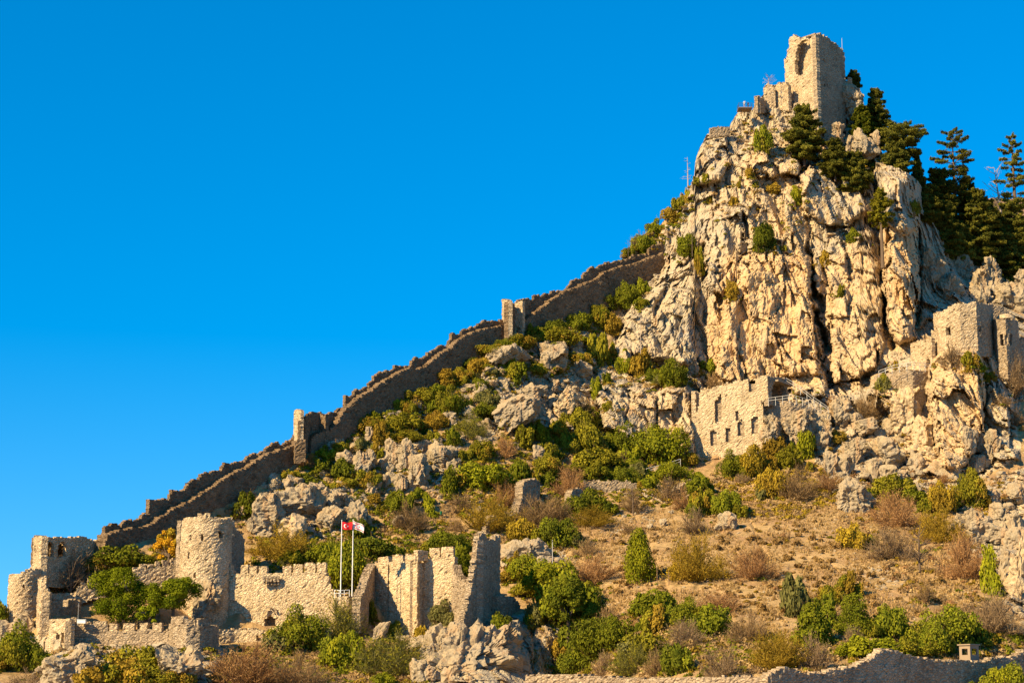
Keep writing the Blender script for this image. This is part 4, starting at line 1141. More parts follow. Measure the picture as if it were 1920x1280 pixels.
# ------------------------------------------------------------------ boulders and outcrops, each a thing of its own
M['boulder'] = make_rock_material("limestone_boulder", False, 0.7, 0.45, 0.78)
M['goldrock'] = make_rock_material("golden_limestone", False, 0.25, 1.0)
import bmesh
_ico = {}
def ico(n):
    if n not in _ico:
        bm = bmesh.new()
        bmesh.ops.create_icosphere(bm, subdivisions=n, radius=1.0)
        bm.verts.ensure_lookup_table()
        V = np.array([v.co[:] for v in bm.verts])
        Fc = np.array([[v.index for v in f.verts] for f in bm.faces])
        bm.free()
        _ico[n] = (V, Fc)
    return _ico[n]
def boulder_mesh(name, sx, sy, sz, seed, n=4, cuts=11, mat=None, rough=1.0, lean=0.0, boxy=1.0):
    rg = np.random.default_rng(seed)
    D, Fc = ico(n)
    V = np.sign(D) * np.abs(D) ** boxy
    for k in range(cuts):
        a = rg.normal(size=3); a[2] *= 0.55
        a /= np.linalg.norm(a)
        d = rg.uniform(0.40, 0.76)
        over = V @ a - d
        V = V - np.clip(over, 0, None)[:, None] * a * 0.94
    mn, mx = V.min(0), V.max(0)
    V = (V - (mn + mx) / 2) / ((mx - mn) / 2)
    V = V * np.array([sx, sy, sz])
    m = (sx * sz) ** 0.5
    Nn = D / np.array([sx, sy, sz]); Nn /= np.linalg.norm(Nn, axis=1)[:, None]
    off = rg.uniform(0, 900, 3)
    Q = V + off
    Wp = np.stack([fbm(Q / (m * 1.1), 2, seed % 97), fbm(Q / (m * 1.1), 2, seed % 89 + 3), fbm(Q / (m * 1.1), 2, seed % 83 + 7)], -1) * m * .25
    h1, c1 = facets((Q + Wp) / (m * np.array([0.75, 0.75, 1.15])), seed % 1000, 1.1)
    h2, c2 = facets((Q + Wp) / (max(m * .3, .7) * np.array([1, 1, 1.6])), seed % 1000 + 9, 1.1)
    h3, _ = facets((Q + Wp) / (max(m * .13, .35) * np.array([1, 1, 1.4])), seed % 1000 + 19, 1.2)
    disp = rough * (m * 0.10 * h1 - m * 0.035 * c1 + min(m * .045, .15) * h2 - min(m * .012, .05) * c2 + min(m * .02, .06) * h3 + m * 0.035 * fbm(Q / (m * .6), 5, seed % 77, .6))
    wz = Wp + .12 * m * np.stack([fbm(Q / (m * .2), 3, 5), fbm(Q / (m * .2), 3, 6), fbm(Q / (m * .2), 3, 8)], -1)
    disp = disp + rough * (m * .085 * blocks(Q, m * .42, m * .8, seed % 500 + 40, wz) + min(m * .04, .13) * blocks(Q, max(m * .16, .4), max(m * .3, .7), seed % 500 + 60, wz))
    V = V + Nn * disp[:, None]
    V[:, 0] += lean * V[:, 2]
    return mesh_np(name, V, Fc, [mat or M['boulder']], smooth=False)
def boulder(cx, cy, w, h, label, group=None, name='boulder', mat=None, seed=0, n=4, cuts=11, rough=1.0, lean=0.0, fwd=0.0, deep=0.85, Y=None):
    Y = (depth(cx, cy + h * 0.3) if Y is None else Y) - fwd
    k = mpp(Y) / 2
    o = boulder_mesh(name, w * k, w * k * deep, h * k, seed + int(cx * 7 + cy), n, cuts, mat, rough, lean)
    o.location = at(cx, cy, Y)
    return tag(o, label, 'boulder' if name == 'boulder' else 'rock', group)

def scatter_rocks():
    rg = np.random.default_rng(21)
    protos = [boulder_mesh('outcrop_rock', 1, .9, .8 + .12 * k, 700 + 13 * k, 4, 10, None, 1.2) for k in range(7)]
    used = [False] * 7
    zs = [([(465, 905), (600, 895), (690, 940), (690, 1010), (480, 1015)], 14, 'the rocks above the flagpoles', .9), ([(600, 880), (720, 800), (860, 830), (870, 940), (650, 950)], 18, 'the mid slope outcrop', .95),
          ([(860, 720), (980, 650), (1110, 640), (1110, 790), (960, 810), (840, 800)], 30, 'the stony upper slope', 1.0), ([(1535, 770), (1730, 750), (1750, 930), (1560, 930)], 20, 'the spur rock pile', 1.1),
          ([(1780, 930), (1920, 890), (1920, 1130), (1870, 1130), (1840, 1040)], 16, 'the rocks along the edge', 1.0), ([(785, 1190), (850, 1180), (880, 1270), (775, 1275)], 12, 'the ruined tower crag', .9), ([(90, 1215), (420, 1215), (420, 1275), (80, 1275)], 10, 'the rocks under the chapel', .8)]
    for poly, n, ph, sz in zs:
        a = np.array(poly); L = []
        while len(L) < n:
            x, y = rg.uniform(a[:, 0].min(), a[:, 0].max()), rg.uniform(a[:, 1].min(), a[:, 1].max())
            if poly_sd(np.array([x]), np.array([y]), poly)[0] > 0: L.append((x, y))
        L.sort()
        for j, (x, y) in enumerate(L):
            k = int(rg.integers(7))
            if not used[k]: o = protos[k]; used[k] = True
            else:
                o = protos[k].copy(); COL.objects.link(o)
            p = ground(x, y)
            s = sz * rg.uniform(.7, 1.9)
            o.location = p; o.scale = (s * rg.uniform(.8, 1.4), s, s * rg.uniform(.7, 1.1)); o.rotation_euler = (rg.normal(0, .15), rg.normal(0, .15), rg.uniform(0, 6.28))
            tag(o, f"small rough rock {NUM[j]} from left in {ph}", 'rock', f"small rough rocks in {ph}")
    for k in range(7):
        if not used[k]: bpy.data.objects.remove(protos[k])
NUM = 'one two three four five six seven eight nine ten eleven twelve thirteen fourteen fifteen sixteen seventeen eighteen nineteen twenty'.split()
NUM += ['twenty ' + w_ for w_ in NUM[:9]] + ['thirty']
scatter_rocks()
G1 = 'boulders of the rock pile above the flagpoles'
G2 = 'standing boulders in the middle of the slope'
G3 = 'boulders of the pile left of the rocky spur'
G4 = 'rocks along the right edge'
boulder(497, 968, 70, 92, 'big rounded grey boulder at the left end of the rock pile above the great tower', G1, n=5)
boulder(566, 948, 84, 78, 'large grey boulder with a hollow overhang in the rock pile above the flagpoles', G1, n=5, lean=.15)
boulder(632, 938, 62, 52, 'pale cracked boulder at the top right of the rock pile above the flagpoles', G1, n=5)
boulder(622, 974, 56, 54, 'dark grey boulder at the lower right of the rock pile above the flagpoles', G1, n=5)
boulder(540, 990, 62, 52, 'golden broken boulder low in the middle of the rock pile above the great tower', G1, mat=M['goldrock'])
boulder(670, 968, 36, 60, 'narrow grey boulder at the right end of the rock pile above the flagpoles', G1)
boulder(516, 909, 27, 28, 'small round boulder, left of a pair near the lower ridge wall', G1)
boulder(541, 904, 29, 30, 'small round boulder, right of a pair near the lower ridge wall', G1)
boulder(590, 908, 42, 24, 'flat pale boulder on top of the rock pile near the lower ridge wall', G1)
boulder(450, 958, 22, 24, 'little pale boulder just above the main tower', G1)
boulder(735, 850, 32, 54, 'tall grey boulder, leftmost of the standing boulders in mid slope', G2, n=5)
boulder(760, 856, 36, 66, 'tallest tapering boulder of the standing group in mid slope', G2, n=5)
boulder(783, 887, 42, 80, 'broad tall boulder at the right of the standing group in mid slope', G2, n=5)
boulder(751, 908, 34, 44, 'rounded boulder at the foot of the standing group in mid slope', G2, n=5)
boulder(722, 906, 27, 32, 'small boulder at the lower left of the standing group in mid slope', G2)
boulder(716, 874, 22, 32, 'little boulder wedged left of the standing group in mid slope', G2)
boulder(678, 868, 56, 50, 'pale rock slab left of the standing boulders in mid slope', G2, n=5)
boulder(826, 856, 54, 48, 'wide grey boulder right of the standing group in mid slope', G2, n=5)
boulder(853, 874, 30, 28, 'low boulder beside the wide grey one in mid slope', G2)
boulder(793, 838, 26, 30, 'small rounded boulder behind the standing group in mid slope', G2)
boulder(694, 816, 19, 32, 'upright pale stone below the middle ridge wall', G2)
boulder(736, 785, 38, 32, 'jagged white rock near the foot of the middle ridge wall', G2)
boulder(790, 756, 30, 28, 'pale boulder in the green shrubs under the middle ridge wall', G2)
boulder(828, 733, 22, 16, 'small boulder close under the middle ridge wall', G2)
boulder(885, 775, 42, 28, 'white rounded boulder above the bare grey shrub on the upper slope', G2)
boulder(846, 791, 20, 20, 'little pale boulder among shrubs on the upper slope', G2)
boulder(903, 829, 34, 24, 'slanted pale boulder on the upper slope left of the thicket', G2)
boulder(970, 772, 82, 66, 'big slanted slab of pale rock in the middle of the upper slope', G2, n=5, lean=.3)
boulder(950, 668, 88, 40, 'long pale slab under the square turret', G2, n=5, lean=.2)
boulder(1036, 662, 56, 44, 'broken pale outcrop below the highest ridge wall', G2, n=5)
boulder(1000, 735, 50, 28, 'flat pale rock on the stony upper slope', G2)
boulder(1090, 690, 42, 30, 'rough pale rock at the edge of the cliff foot', G2)
boulder(1008, 850, 22, 36, 'thin leaning stone in the thicket', G2)
boulder(920, 722, 34, 24, 'cream rock on the stony upper slope below the square turret', G2)
boulder(1060, 755, 50, 60, 'brownish lumpy outcrop at the upper edge of the thicket', G2, n=5, mat=M['goldrock'])
boulder(1543, 812, 34, 84, 'tall upright boulder beside the golden ruin', G3, n=5)
boulder(1581, 776, 54, 66, 'big leaning grey boulder under the fissure', G3, n=5, lean=.2)
boulder(1622, 800, 48, 34, 'flat topped boulder in the rock pile left of the spur', G3)
boulder(1668, 853, 66, 62, 'large round grey boulder in the rock pile left of the spur', G3, n=5)
boulder(1656, 815, 46, 26, 'golden low boulder above the large round grey one', G3, mat=M['goldrock'])
boulder(1699, 772, 72, 112, 'huge smooth golden boulder leaning on the spur', G3, n=5, mat=M['goldrock'], lean=-.15)
boulder(1729, 808, 40, 64, 'golden wedge of rock between the huge boulder and the spur', G3, mat=M['goldrock'], n=5)
boulder(1602, 850, 46, 54, 'grey knobbly boulder in the middle of the rock pile left of the spur', G3, n=5)
boulder(1588, 878, 30, 42, 'narrow boulder at the bottom of the rock pile left of the spur', G3)
boulder(1560, 868, 32, 44, 'pale boulder at the lower left of the rock pile left of the spur', G3)
boulder(1640, 884, 32, 52, 'long grey boulder under the large round grey one', G3)
boulder(1606, 934, 72, 66, 'wide whitish boulder standing alone below the rock pile', G3, n=5)
boulder(1718, 868, 34, 42, 'small block at the left foot of the spur', G3)
boulder(1690, 895, 46, 24, 'low stones under the spur', G3)
boulder(1774, 886, 52, 58, 'grey block at the foot of the spur', G4, n=5)
boulder(1816, 822, 28, 48, 'split boulder right of the spur', G4)
boulder(1858, 838, 30, 64, 'tall pointed pale boulder right of the spur', G4, n=5)
boulder(1836, 872, 44, 36, 'grey boulder below the tall pointed one', G4)
boulder(1838, 830, 24, 40, 'slim grey boulder touching the tall pointed one', G4)
boulder(1826, 992, 76, 76, 'big pale boulder left in the rocks along the edge', G4, n=5)
boulder(1856, 938, 48, 42, 'grey boulder at the top of the rocks along the edge', G4)
boulder(1881, 968, 54, 48, 'cracked boulder in the middle of the rocks along the edge', G4, n=5)
boulder(1872, 1004, 46, 34, 'low slab in the rocks along the edge', G4)
boulder(1888, 1066, 28, 68, 'upright grey pillar of rock near the edge', G4)
boulder(1916, 1075, 46, 150, 'tall golden rock face cut by the picture edge', G4, n=5, mat=M['goldrock'])
boulder(1905, 925, 40, 42, 'sunlit boulder below the floodlights', G4)
boulder(1904, 1010, 40, 50, 'pale block above the tall golden rock face', G4)
G5 = 'stones on the open slope'
boulder(1361, 978, 38, 44, 'single pointed grey boulder on the open slope', G5, n=5)
boulder(1220, 987, 16, 11, 'small pale stone on the open slope, left of a pair', G5, n=3)
boulder(1243, 980, 15, 18, 'small upright pale stone on the open slope, right of a pair', G5, n=3)
boulder(984, 1036, 96, 50, 'wide whitish outcrop right of the jagged ruined tower', G5, n=5)
boulder(1030, 1054, 50, 28, 'low pale rock at the foot of the light pole', G5)
boulder(748, 978, 26, 26, 'pale squarish boulder right of the flags', G5)
boulder(895, 958, 22, 18, 'small boulder left of the lone pillar', G5, n=3)
boulder(1258, 960, 12, 8, 'tiny stone on the open slope below the dry stone wall', G5, n=3)
G6 = 'rocks under the lower castle'
boulder(128, 1252, 92, 78, 'knobbly grey rock carrying the chapel', G6, n=5, fwd=2)
boulder(345, 1250, 96, 72, 'grey rock under the low bastion', G6, n=5, fwd=2)
boulder(196, 1238, 16, 22, 'small pale stone between the chapel rock and a shrub', G6, n=3)
boulder(14, 1185, 46, 44, 'grey rock at the left edge under the corner tower', G6)
boulder(50, 1170, 38, 40, 'pale rock at the foot of the corner tower', G6)
boulder(390, 1130, 52, 84, 'rough rock built into the foot of the great tower', G6, n=5, Y=289.5)
boulder(607, 1200, 24, 52, 'pale rock rib under the flag bastion', G6, lean=.3)
boulder(708, 1192, 28, 50, 'thin pale rock rib under the east curtain', G6, lean=.4)
boulder(655, 1226, 26, 30, 'rounded stone in the bushes below the flag bastion', G6)
boulder(758, 1200, 34, 18, 'small flat rock at the foot of the east curtain', G6)
boulder(838, 1226, 100, 100, 'lit craggy rock at the left under the jagged ruined tower', G6, n=6, rough=1.2, Y=270)
o = boulder_mesh('boulder', 5.6, 12.5, 4.9, 4711, 6, 8, M['boulder'], 1.3, 0.0, .72)
o.location = at(915, 1233, 272.5); o.rotation_euler = (0, 0, math.radians(-28))
tag(o, 'largest craggy rock carrying the jagged ruined tower, its far side in deep shade', 'boulder', G6)
boulder(1016, 1226, 56, 96, 'cracked bluish rock face in deep shade', G6, n=5, rough=1.2, Y=285)
boulder(800, 1262, 60, 56, 'pale rough rock at the bottom left of the craggy rock', G6, n=5, Y=260)
G7 = 'rock needles near the summit'
boulder(1566, 258, 40, 56, 'pale split rock needle right of the big fir', G7, name='rock_needle', n=5, Y=412)
boulder(1594, 268, 14, 30, 'little rock finger between the two needles', G7, name='rock_needle', Y=411)
boulder(1624, 272, 54, 56, 'wide twin topped rock needle near the dark trees', G7, name='rock_needle', n=5, Y=412)
boulder(1642, 258, 18, 36, 'small round topped rock needle', G7, name='rock_needle', Y=412.5)
boulder(1592, 186, 52, 74, 'shaded bluish rock against the right side of the summit tower', G7, name='rock_needle', n=5, Y=424)
boulder(1298, 690, 26, 66, 'upright rock pillar at the left foot of the cliff', G7, name='rock_needle', n=5)
boulder(1890, 560, 60, 60, 'shaded blue boulder above the apse', G7, name='rock_needle', n=5)
for q, (x, y, ww, hh, lab) in enumerate(((1752, 500, 40, 66, 'shaded rock rib under the dark firs, leftmost of five'), (1782, 540, 40, 50, 'shaded round rock under the dark firs, second of five'), (1806, 500, 34, 60, 'shaded tall rock under the dark firs, third of five'),
                                         (1862, 512, 40, 60, 'shaded blocky rock under the dark firs, fourth of five'), (1916, 540, 44, 66, 'shaded blue rock under the dark firs at the edge, last of five'))):
    boulder(x, y, ww, hh, lab, G7, name='rock_needle', n=5, rough=1.2)
boulder(1838, 540, 44, 74, 'shaded standing rock above the pale tower block', G7, name='rock_needle', n=5)

boulder(1452, 806, 50, 56, 'dark rough rock under the railed path beside the golden ruin', G3, n=5, rough=1.3, Y=362.0)
boulder(1492, 802, 48, 62, 'grey rough rock at the right end of the railed path', G3, n=5, rough=1.3, Y=361.5)
boulder(1518, 792, 32, 50, 'small rough rock below the stair railing', G3, n=5, rough=1.2, Y=363.0)
# ------------------------------------------------------------------ plants
def foliage_material():
    t = NT("foliage")
    a = t.attr("tone")
    oi = t.n("ShaderNodeObjectInfo")
    f = t.math('MULTIPLY_ADD', oi.outputs['Random'], 0.35, 0.82)
    # multiply by a grey made from the object random
    cb = t.n("ShaderNodeCombineColor")
    for i in range(3): t.l(f, cb.inputs[i])
    c = t.mix(1.0, a.outputs['Color'], cb.outputs[0], 'MULTIPLY')
    d = t.n("ShaderNodeBsdfDiffuse"); t.l(c, d.inputs[0])
    tr = t.n("ShaderNodeBsdfTranslucent"); t.l(c, tr.inputs[0])
    mx = t.n("ShaderNodeMixShader"); mx.inputs[0].default_value = 0.22
    t.l(d.outputs[0], mx.inputs[1]); t.l(tr.outputs[0], mx.inputs[2])
    t.l(mx.outputs[0], t.out.inputs[0])
    return t.m
M['foliage'] = foliage_material()
M['bark'] = plain("bark", (0.13, 0.09, 0.06), 0.95)
M['palewood'] = plain("bleached_dead_wood", (0.36, 0.29, 0.23), 0.9)

TONES = {   # (dark, light) real leaf colours
    'bright': ((0.110, 0.130, 0.008), (0.320, 0.300, 0.018)),
    'green': ((0.085, 0.108, 0.010), (0.245, 0.240, 0.018)),
    'dark': ((0.048, 0.066, 0.008), (0.165, 0.170, 0.016)),
    'olive': ((0.115, 0.108, 0.010), (0.310, 0.268, 0.024)),
    'grey': ((0.090, 0.090, 0.026), (0.250, 0.225, 0.070)),
    'yellow': ((0.22, 0.15, 0.015), (0.46, 0.32, 0.032)),
    'rust': ((0.18, 0.110, 0.014), (0.37, 0.250, 0.032)),
    'orange': ((0.36, 0.18, 0.012), (0.66, 0.38, 0.025)),
    'red': ((0.22, 0.110, 0.045), (0.42, 0.245, 0.105)),
    'brown': ((0.17, 0.105, 0.045), (0.37, 0.245, 0.12)),
    'mauve': ((0.17, 0.110, 0.058), (0.34, 0.235, 0.130)),
    'fir': ((0.034, 0.046, 0.010), (0.215, 0.195, 0.028)),
    'pine': ((0.050, 0.080, 0.006), (0.270, 0.290, 0.014)),
    'straw': ((0.34, 0.22, 0.085), (0.60, 0.41, 0.18)),
    'tussock': ((0.17, 0.100, 0.032), (0.38, 0.235, 0.085)),
}
def leaf_quads(C, Nrm, size, rg, aspect=0.6):
    """diamond leaves at points C with rough normals Nrm"""
    n = len(C)
    R_ = rg.normal(size=(n, 3))
    U = np.cross(Nrm, R_); U /= np.linalg.norm(U, axis=1)[:, None] + 1e-9
    W_ = np.cross(Nrm, U); W_ /= np.linalg.norm(W_, axis=1)[:, None] + 1e-9
    s = size * rg.uniform(0.6, 1.3, (n, 1))
    V = np.stack([C + U * s, C + W_ * s * aspect, C - U * s, C - W_ * s * aspect], 1).reshape(-1, 3)
    q = np.arange(4 * n).reshape(n, 4)
    return V, q
def tone_cols(kind, n, rg, per=4, bias=None):
    d, l = np.array(TONES[kind][0]), np.array(TONES[kind][1])
    t = rg.beta(1.6, 1.6, (n, 1)) if bias is None else np.clip(bias[:, None] + rg.normal(0, .18, (n, 1)), 0, 1)
    c = d + (l - d) * t
    return np.repeat(c, per, 0)
def lobe_points(lobes, n, rg, shell=0.35):
    """points in the outer shell of a set of balls (x, y, z, r), with outward normals"""
    L = np.array(lobes)
    wgt = L[:, 3] ** 2; wgt = wgt / wgt.sum()
    k = rg.choice(len(L), n, p=wgt)
    D = rg.normal(size=(n, 3)); D /= np.linalg.norm(D, axis=1)[:, None]
    D[:, 2] = np.where(D[:, 2] < -0.5, -D[:, 2], D[:, 2])
    rr = L[k, 3] * (1 - shell * rg.random(n) ** 1.6)
    P = L[k, :3] + D * rr[:, None]
    # ragged surface
    P += D * (0.34 * L[k, 3] * fbm(P * 4.0, 3, int(rg.integers(1, 90))))[:, None]
    return P, D, k
def shrub_mesh(kind, n, leaf, seed, nl=9, flat=0.75, form='round', mix=None):
    rg = np.random.default_rng(seed)
    lobes = []
    if form == 'round':
        for i in range(nl):
            a = rg.uniform(0, 2 * math.pi); q = math.sqrt(rg.random()) * 0.80
            r = rg.uniform(0.16, 0.40)
            z = (0.30 + rg.random() * 0.60 * (1 - q * .9)) * flat * 1.5
            lobes.append((q * math.cos(a), q * math.sin(a), z, r))
        lobes.append((0, 0, .40 * flat, .50)); lobes.append((.34, -.2, .24, .36)); lobes.append((-.38, .1, .24, .36))
    else:   # tall
        for i in range(nl):
            z = 0.15 + 1.25 * i / nl
            q = (1 - (z / 1.6)) * 0.55 + .1
            a = rg.uniform(0, 2 * math.pi)
            lobes.append((q * math.cos(a), q * math.sin(a), z, rg.uniform(.28, .44) * (1.1 - .35 * z / 1.4)))
        lobes.append((0, 0, .5, .55)); lobes.append((0, 0, .95, .42))
    P, D, k = lobe_points(lobes, n, rg)
    N_ = D + rg.normal(0, .55, (n, 3)); N_ /= np.linalg.norm(N_, axis=1)[:, None]
    keep = P[:, 2] > 0.02
    P, N_, k = P[keep], N_[keep], k[keep]
    V, q = leaf_quads(P, N_, leaf, rg)
    lob_t = rg.uniform(.2, .8, len(lobes))
    col = tone_cols(kind, len(P), rg, bias=lob_t[k])
    if mix:
        m = rg.random(len(lobes)) < 0.35
        c2 = tone_cols(mix, len(P), rg)
        mm = np.repeat(m[k], 4)
        col[mm] = c2[mm]
    # bare twigs poking out
    nt_ = max(14, n // 60)
    kk2 = rg.integers(0, len(P), nt_)
    t0 = P[kk2] * .55; t1 = P[kk2] * rg.uniform(1.0, 1.22, (nt_, 1))
    sd2 = np.cross(t1 - t0, rg.normal(size=(nt_, 3))); sd2 /= np.linalg.norm(sd2, axis=1)[:, None] + 1e-9
    tv = np.stack([t0 - sd2 * leaf * .14, t0 + sd2 * leaf * .14, t1 + sd2 * leaf * .06, t1 - sd2 * leaf * .06], 1).reshape(-1, 3)
    q = np.concatenate([q, np.arange(4 * nt_).reshape(-1, 4) + len(V)]); V = np.concatenate([V, tv]); col = np.concatenate([col, tone_cols('brown', nt_, rg)])
    # fit the unit box: |x| <= 1, z from 0 to 1.6
    V[:, :2] /= np.percentile(np.abs(V[:, :2]), 99.3)
    V[:, 2] *= 1.6 / np.percentile(V[:, 2], 99.5)
    return V, q, col
def twig_mesh(kind, n, wdt, seed, leafy=0.0, spread=1.0, leafkind=None):
    """bare bush: stems fanning from the base, each forking into fine twigs"""
    rg = np.random.default_rng(seed)
    V = []; cols = []; q = []
    d_, l_ = np.array(TONES[kind][0]), np.array(TONES[kind][1])
    nv = 0
    def strip(p0, p1, w0, w1):
        nonlocal nv
        d = p1 - p0
        s = np.cross(d, rg.normal(size=3)); s /= np.linalg.norm(s) + 1e-9
        V.extend([p0 - s * w0, p0 + s * w0, p1 + s * w1, p1 - s * w1])
        q.append([nv, nv + 1, nv + 2, nv + 3]); nv += 4
        c = d_ + (l_ - d_) * rg.random()
        cols.extend([c] * 4)
    tips = []
    ns = max(7, n // 40)
    for i in range(ns):
        a = rg.uniform(0, 2 * math.pi); e = math.asin(rg.uniform(0.12, 1.0))
        ln = rg.uniform(.75, 1.05)
        tip = np.array([math.cos(a) * math.cos(e) * ln * spread, math.sin(a) * math.cos(e) * ln * spread, math.sin(e) * 1.55 * ln])
        b = np.array([rg.normal(0, .1), rg.normal(0, .1), 0])
        mid = b * .5 + tip * .5 + rg.normal(0, .07, 3) + np.array([0, 0, .1])
        strip(b, mid, wdt * 1.8, wdt * 1.3); strip(mid, tip, wdt * 1.3, wdt * .6)
        for k in range(max(4, n // ns)):
            f = rg.uniform(.25, 1.0)
            p = (b * (1 - f) * (1 - f) + 2 * f * (1 - f) * mid + f * f * tip)
            dr = rg.normal(size=3); dr[2] = abs(dr[2]) * .8
            dr = dr / np.linalg.norm(dr) + 0.9 * (tip - b)
            dr /= np.linalg.norm(dr)
            p1 = p + dr * rg.uniform(.18, .42)
            strip(p, p1, wdt * .8, wdt * .35)
            tips.append(p1)
            if rg.random() < .6:
                dr2 = dr + rg.normal(0, .6, 3)
                p2 = p1 + dr2 / np.linalg.norm(dr2) * rg.uniform(.1, .22)
                strip(p1, p2, wdt * .5, wdt * .3); tips.append(p2)
    V = np.array(V); q = np.array(q); cols = np.array(cols)
    V[:, :2] /= np.percentile(np.abs(V[:, :2]), 97)
    V[:, 2] *= 1.6 / np.percentile(V[:, 2], 99)
    tips = [t_ * 1.0 for t_ in V[2::4]]
    if leafy > 0:
        T = np.array(tips)
        T = T[rg.integers(0, len(T), int(len(T) * leafy))] + rg.normal(0, .05, (int(len(T) * leafy), 3))
        Nn = rg.normal(size=T.shape); Nn /= np.linalg.norm(Nn, axis=1)[:, None]
        v2, q2 = leaf_quads(T, Nn, wdt * 3.2, rg)
        c2 = tone_cols(leafkind or kind, len(T), rg)
        q = np.concatenate([q, q2 + len(V)]); V = np.concatenate([V, v2]); cols = np.concatenate([cols, c2])
    return V, q, cols

FORM = {   # list type -> (builder, tones ...)
    'b': ('leaf', 'bright'), 'g': ('leaf', 'green'), 'd': ('leaf', 'dark'), 'o': ('leaf', 'olive'), 'e': ('leaf', 'grey'), 'y': ('leaf', 'yellow'),
    'r': ('leaf', 'rust'), 'O': ('leaf', 'orange'), 't': ('tall', 'bright'), 'T': ('tall', 'green'),
    'B': ('twig', 'brown'), 'R': ('twig', 'red'), 'V': ('twig', 'mauve'), 'Y': ('twig', 'rust'), 'G': ('twig', 'grey')}
NAMES = {'b': ('bright green shrub', 'shrub', 'leafy_shrub'), 'g': ('mid green shrub', 'shrub', 'leafy_shrub'), 'd': ('dark green shrub', 'shrub', 'leafy_shrub'), 'o': ('olive green shrub', 'shrub', 'leafy_shrub'),
         'e': ('grey green shrub', 'shrub', 'leafy_shrub'), 'y': ('yellow leaved shrub', 'shrub', 'leafy_shrub'), 'r': ('rusty olive shrub', 'shrub', 'leafy_shrub'), 'O': ('orange leaved shrub', 'shrub', 'leafy_shrub'),
         't': ('upright bright green juniper', 'juniper', 'juniper'), 'T': ('upright dark green juniper', 'juniper', 'juniper'), 'B': ('bare brown bush', 'bush', 'bare_bush'), 'R': ('bare reddish bush', 'bush', 'bare_bush'),
         'V': ('bare mauve brown bush', 'bush', 'bare_bush'), 'Y': ('half bare golden brown bush', 'bush', 'bare_bush'), 'G': ('half bare grey green bush', 'bush', 'bare_bush')}
PROTO = {}
def plant_proto(typ, wm, var):
    cls = 0 if wm < 2.6 else (1 if wm < 5.2 else 2)
    key = (typ, cls, var % 3)
    if key not in PROTO:
        kind, tone = FORM[typ]
        sd_ = hash(key[1:]) % 1000 + ord(typ) * 13
        sd_ = (ord(typ) * 131 + cls * 17 + (var % 3) * 7)
        if kind in ('leaf', 'tall'):
            n = (1000, 3000, 7500)[cls]; lf = (0.135, 0.075, 0.046)[cls]
            nl = (9, 17, 30)[cls]
            V, q, c = shrub_mesh(tone, int(n * (.8, 1.0, 1.25)[var % 3]), lf * (1.25, 1.0, .82)[var % 3], sd_, nl, 0.75, 'round' if kind == 'leaf' else 'tall', mix={'o': 'rust', 'g': 'olive', 'b': 'green', 'e': 'olive', 'y': 'rust', 'd': 'green'}.get(typ) if var % 3 else None)
        else:
            n = (420, 1100, 2000)[cls]; wd = (0.020, 0.0125, 0.0090)[cls]
            V, q, c = twig_mesh(tone, n, wd, sd_, {'Y': 1.3, 'G': 1.2, 'R': .6}.get(typ, 0.25), 1.0, {'Y': 'rust', 'G': 'olive', 'R': 'red', 'B': 'brown', 'V': 'mauve'}[typ])
        me_o = mesh_np(NAMES[typ][2], V, q, [M['foliage']], attrs={'tone': c})
        PROTO[key] = [me_o, False]
    pr = PROTO[key]
    if not pr[1]:
        pr[1] = True
        return pr[0]
    o = pr[0].copy()
    for kk in list(o.keys()): del o[kk]
    COL.objects.link(o)
    return o

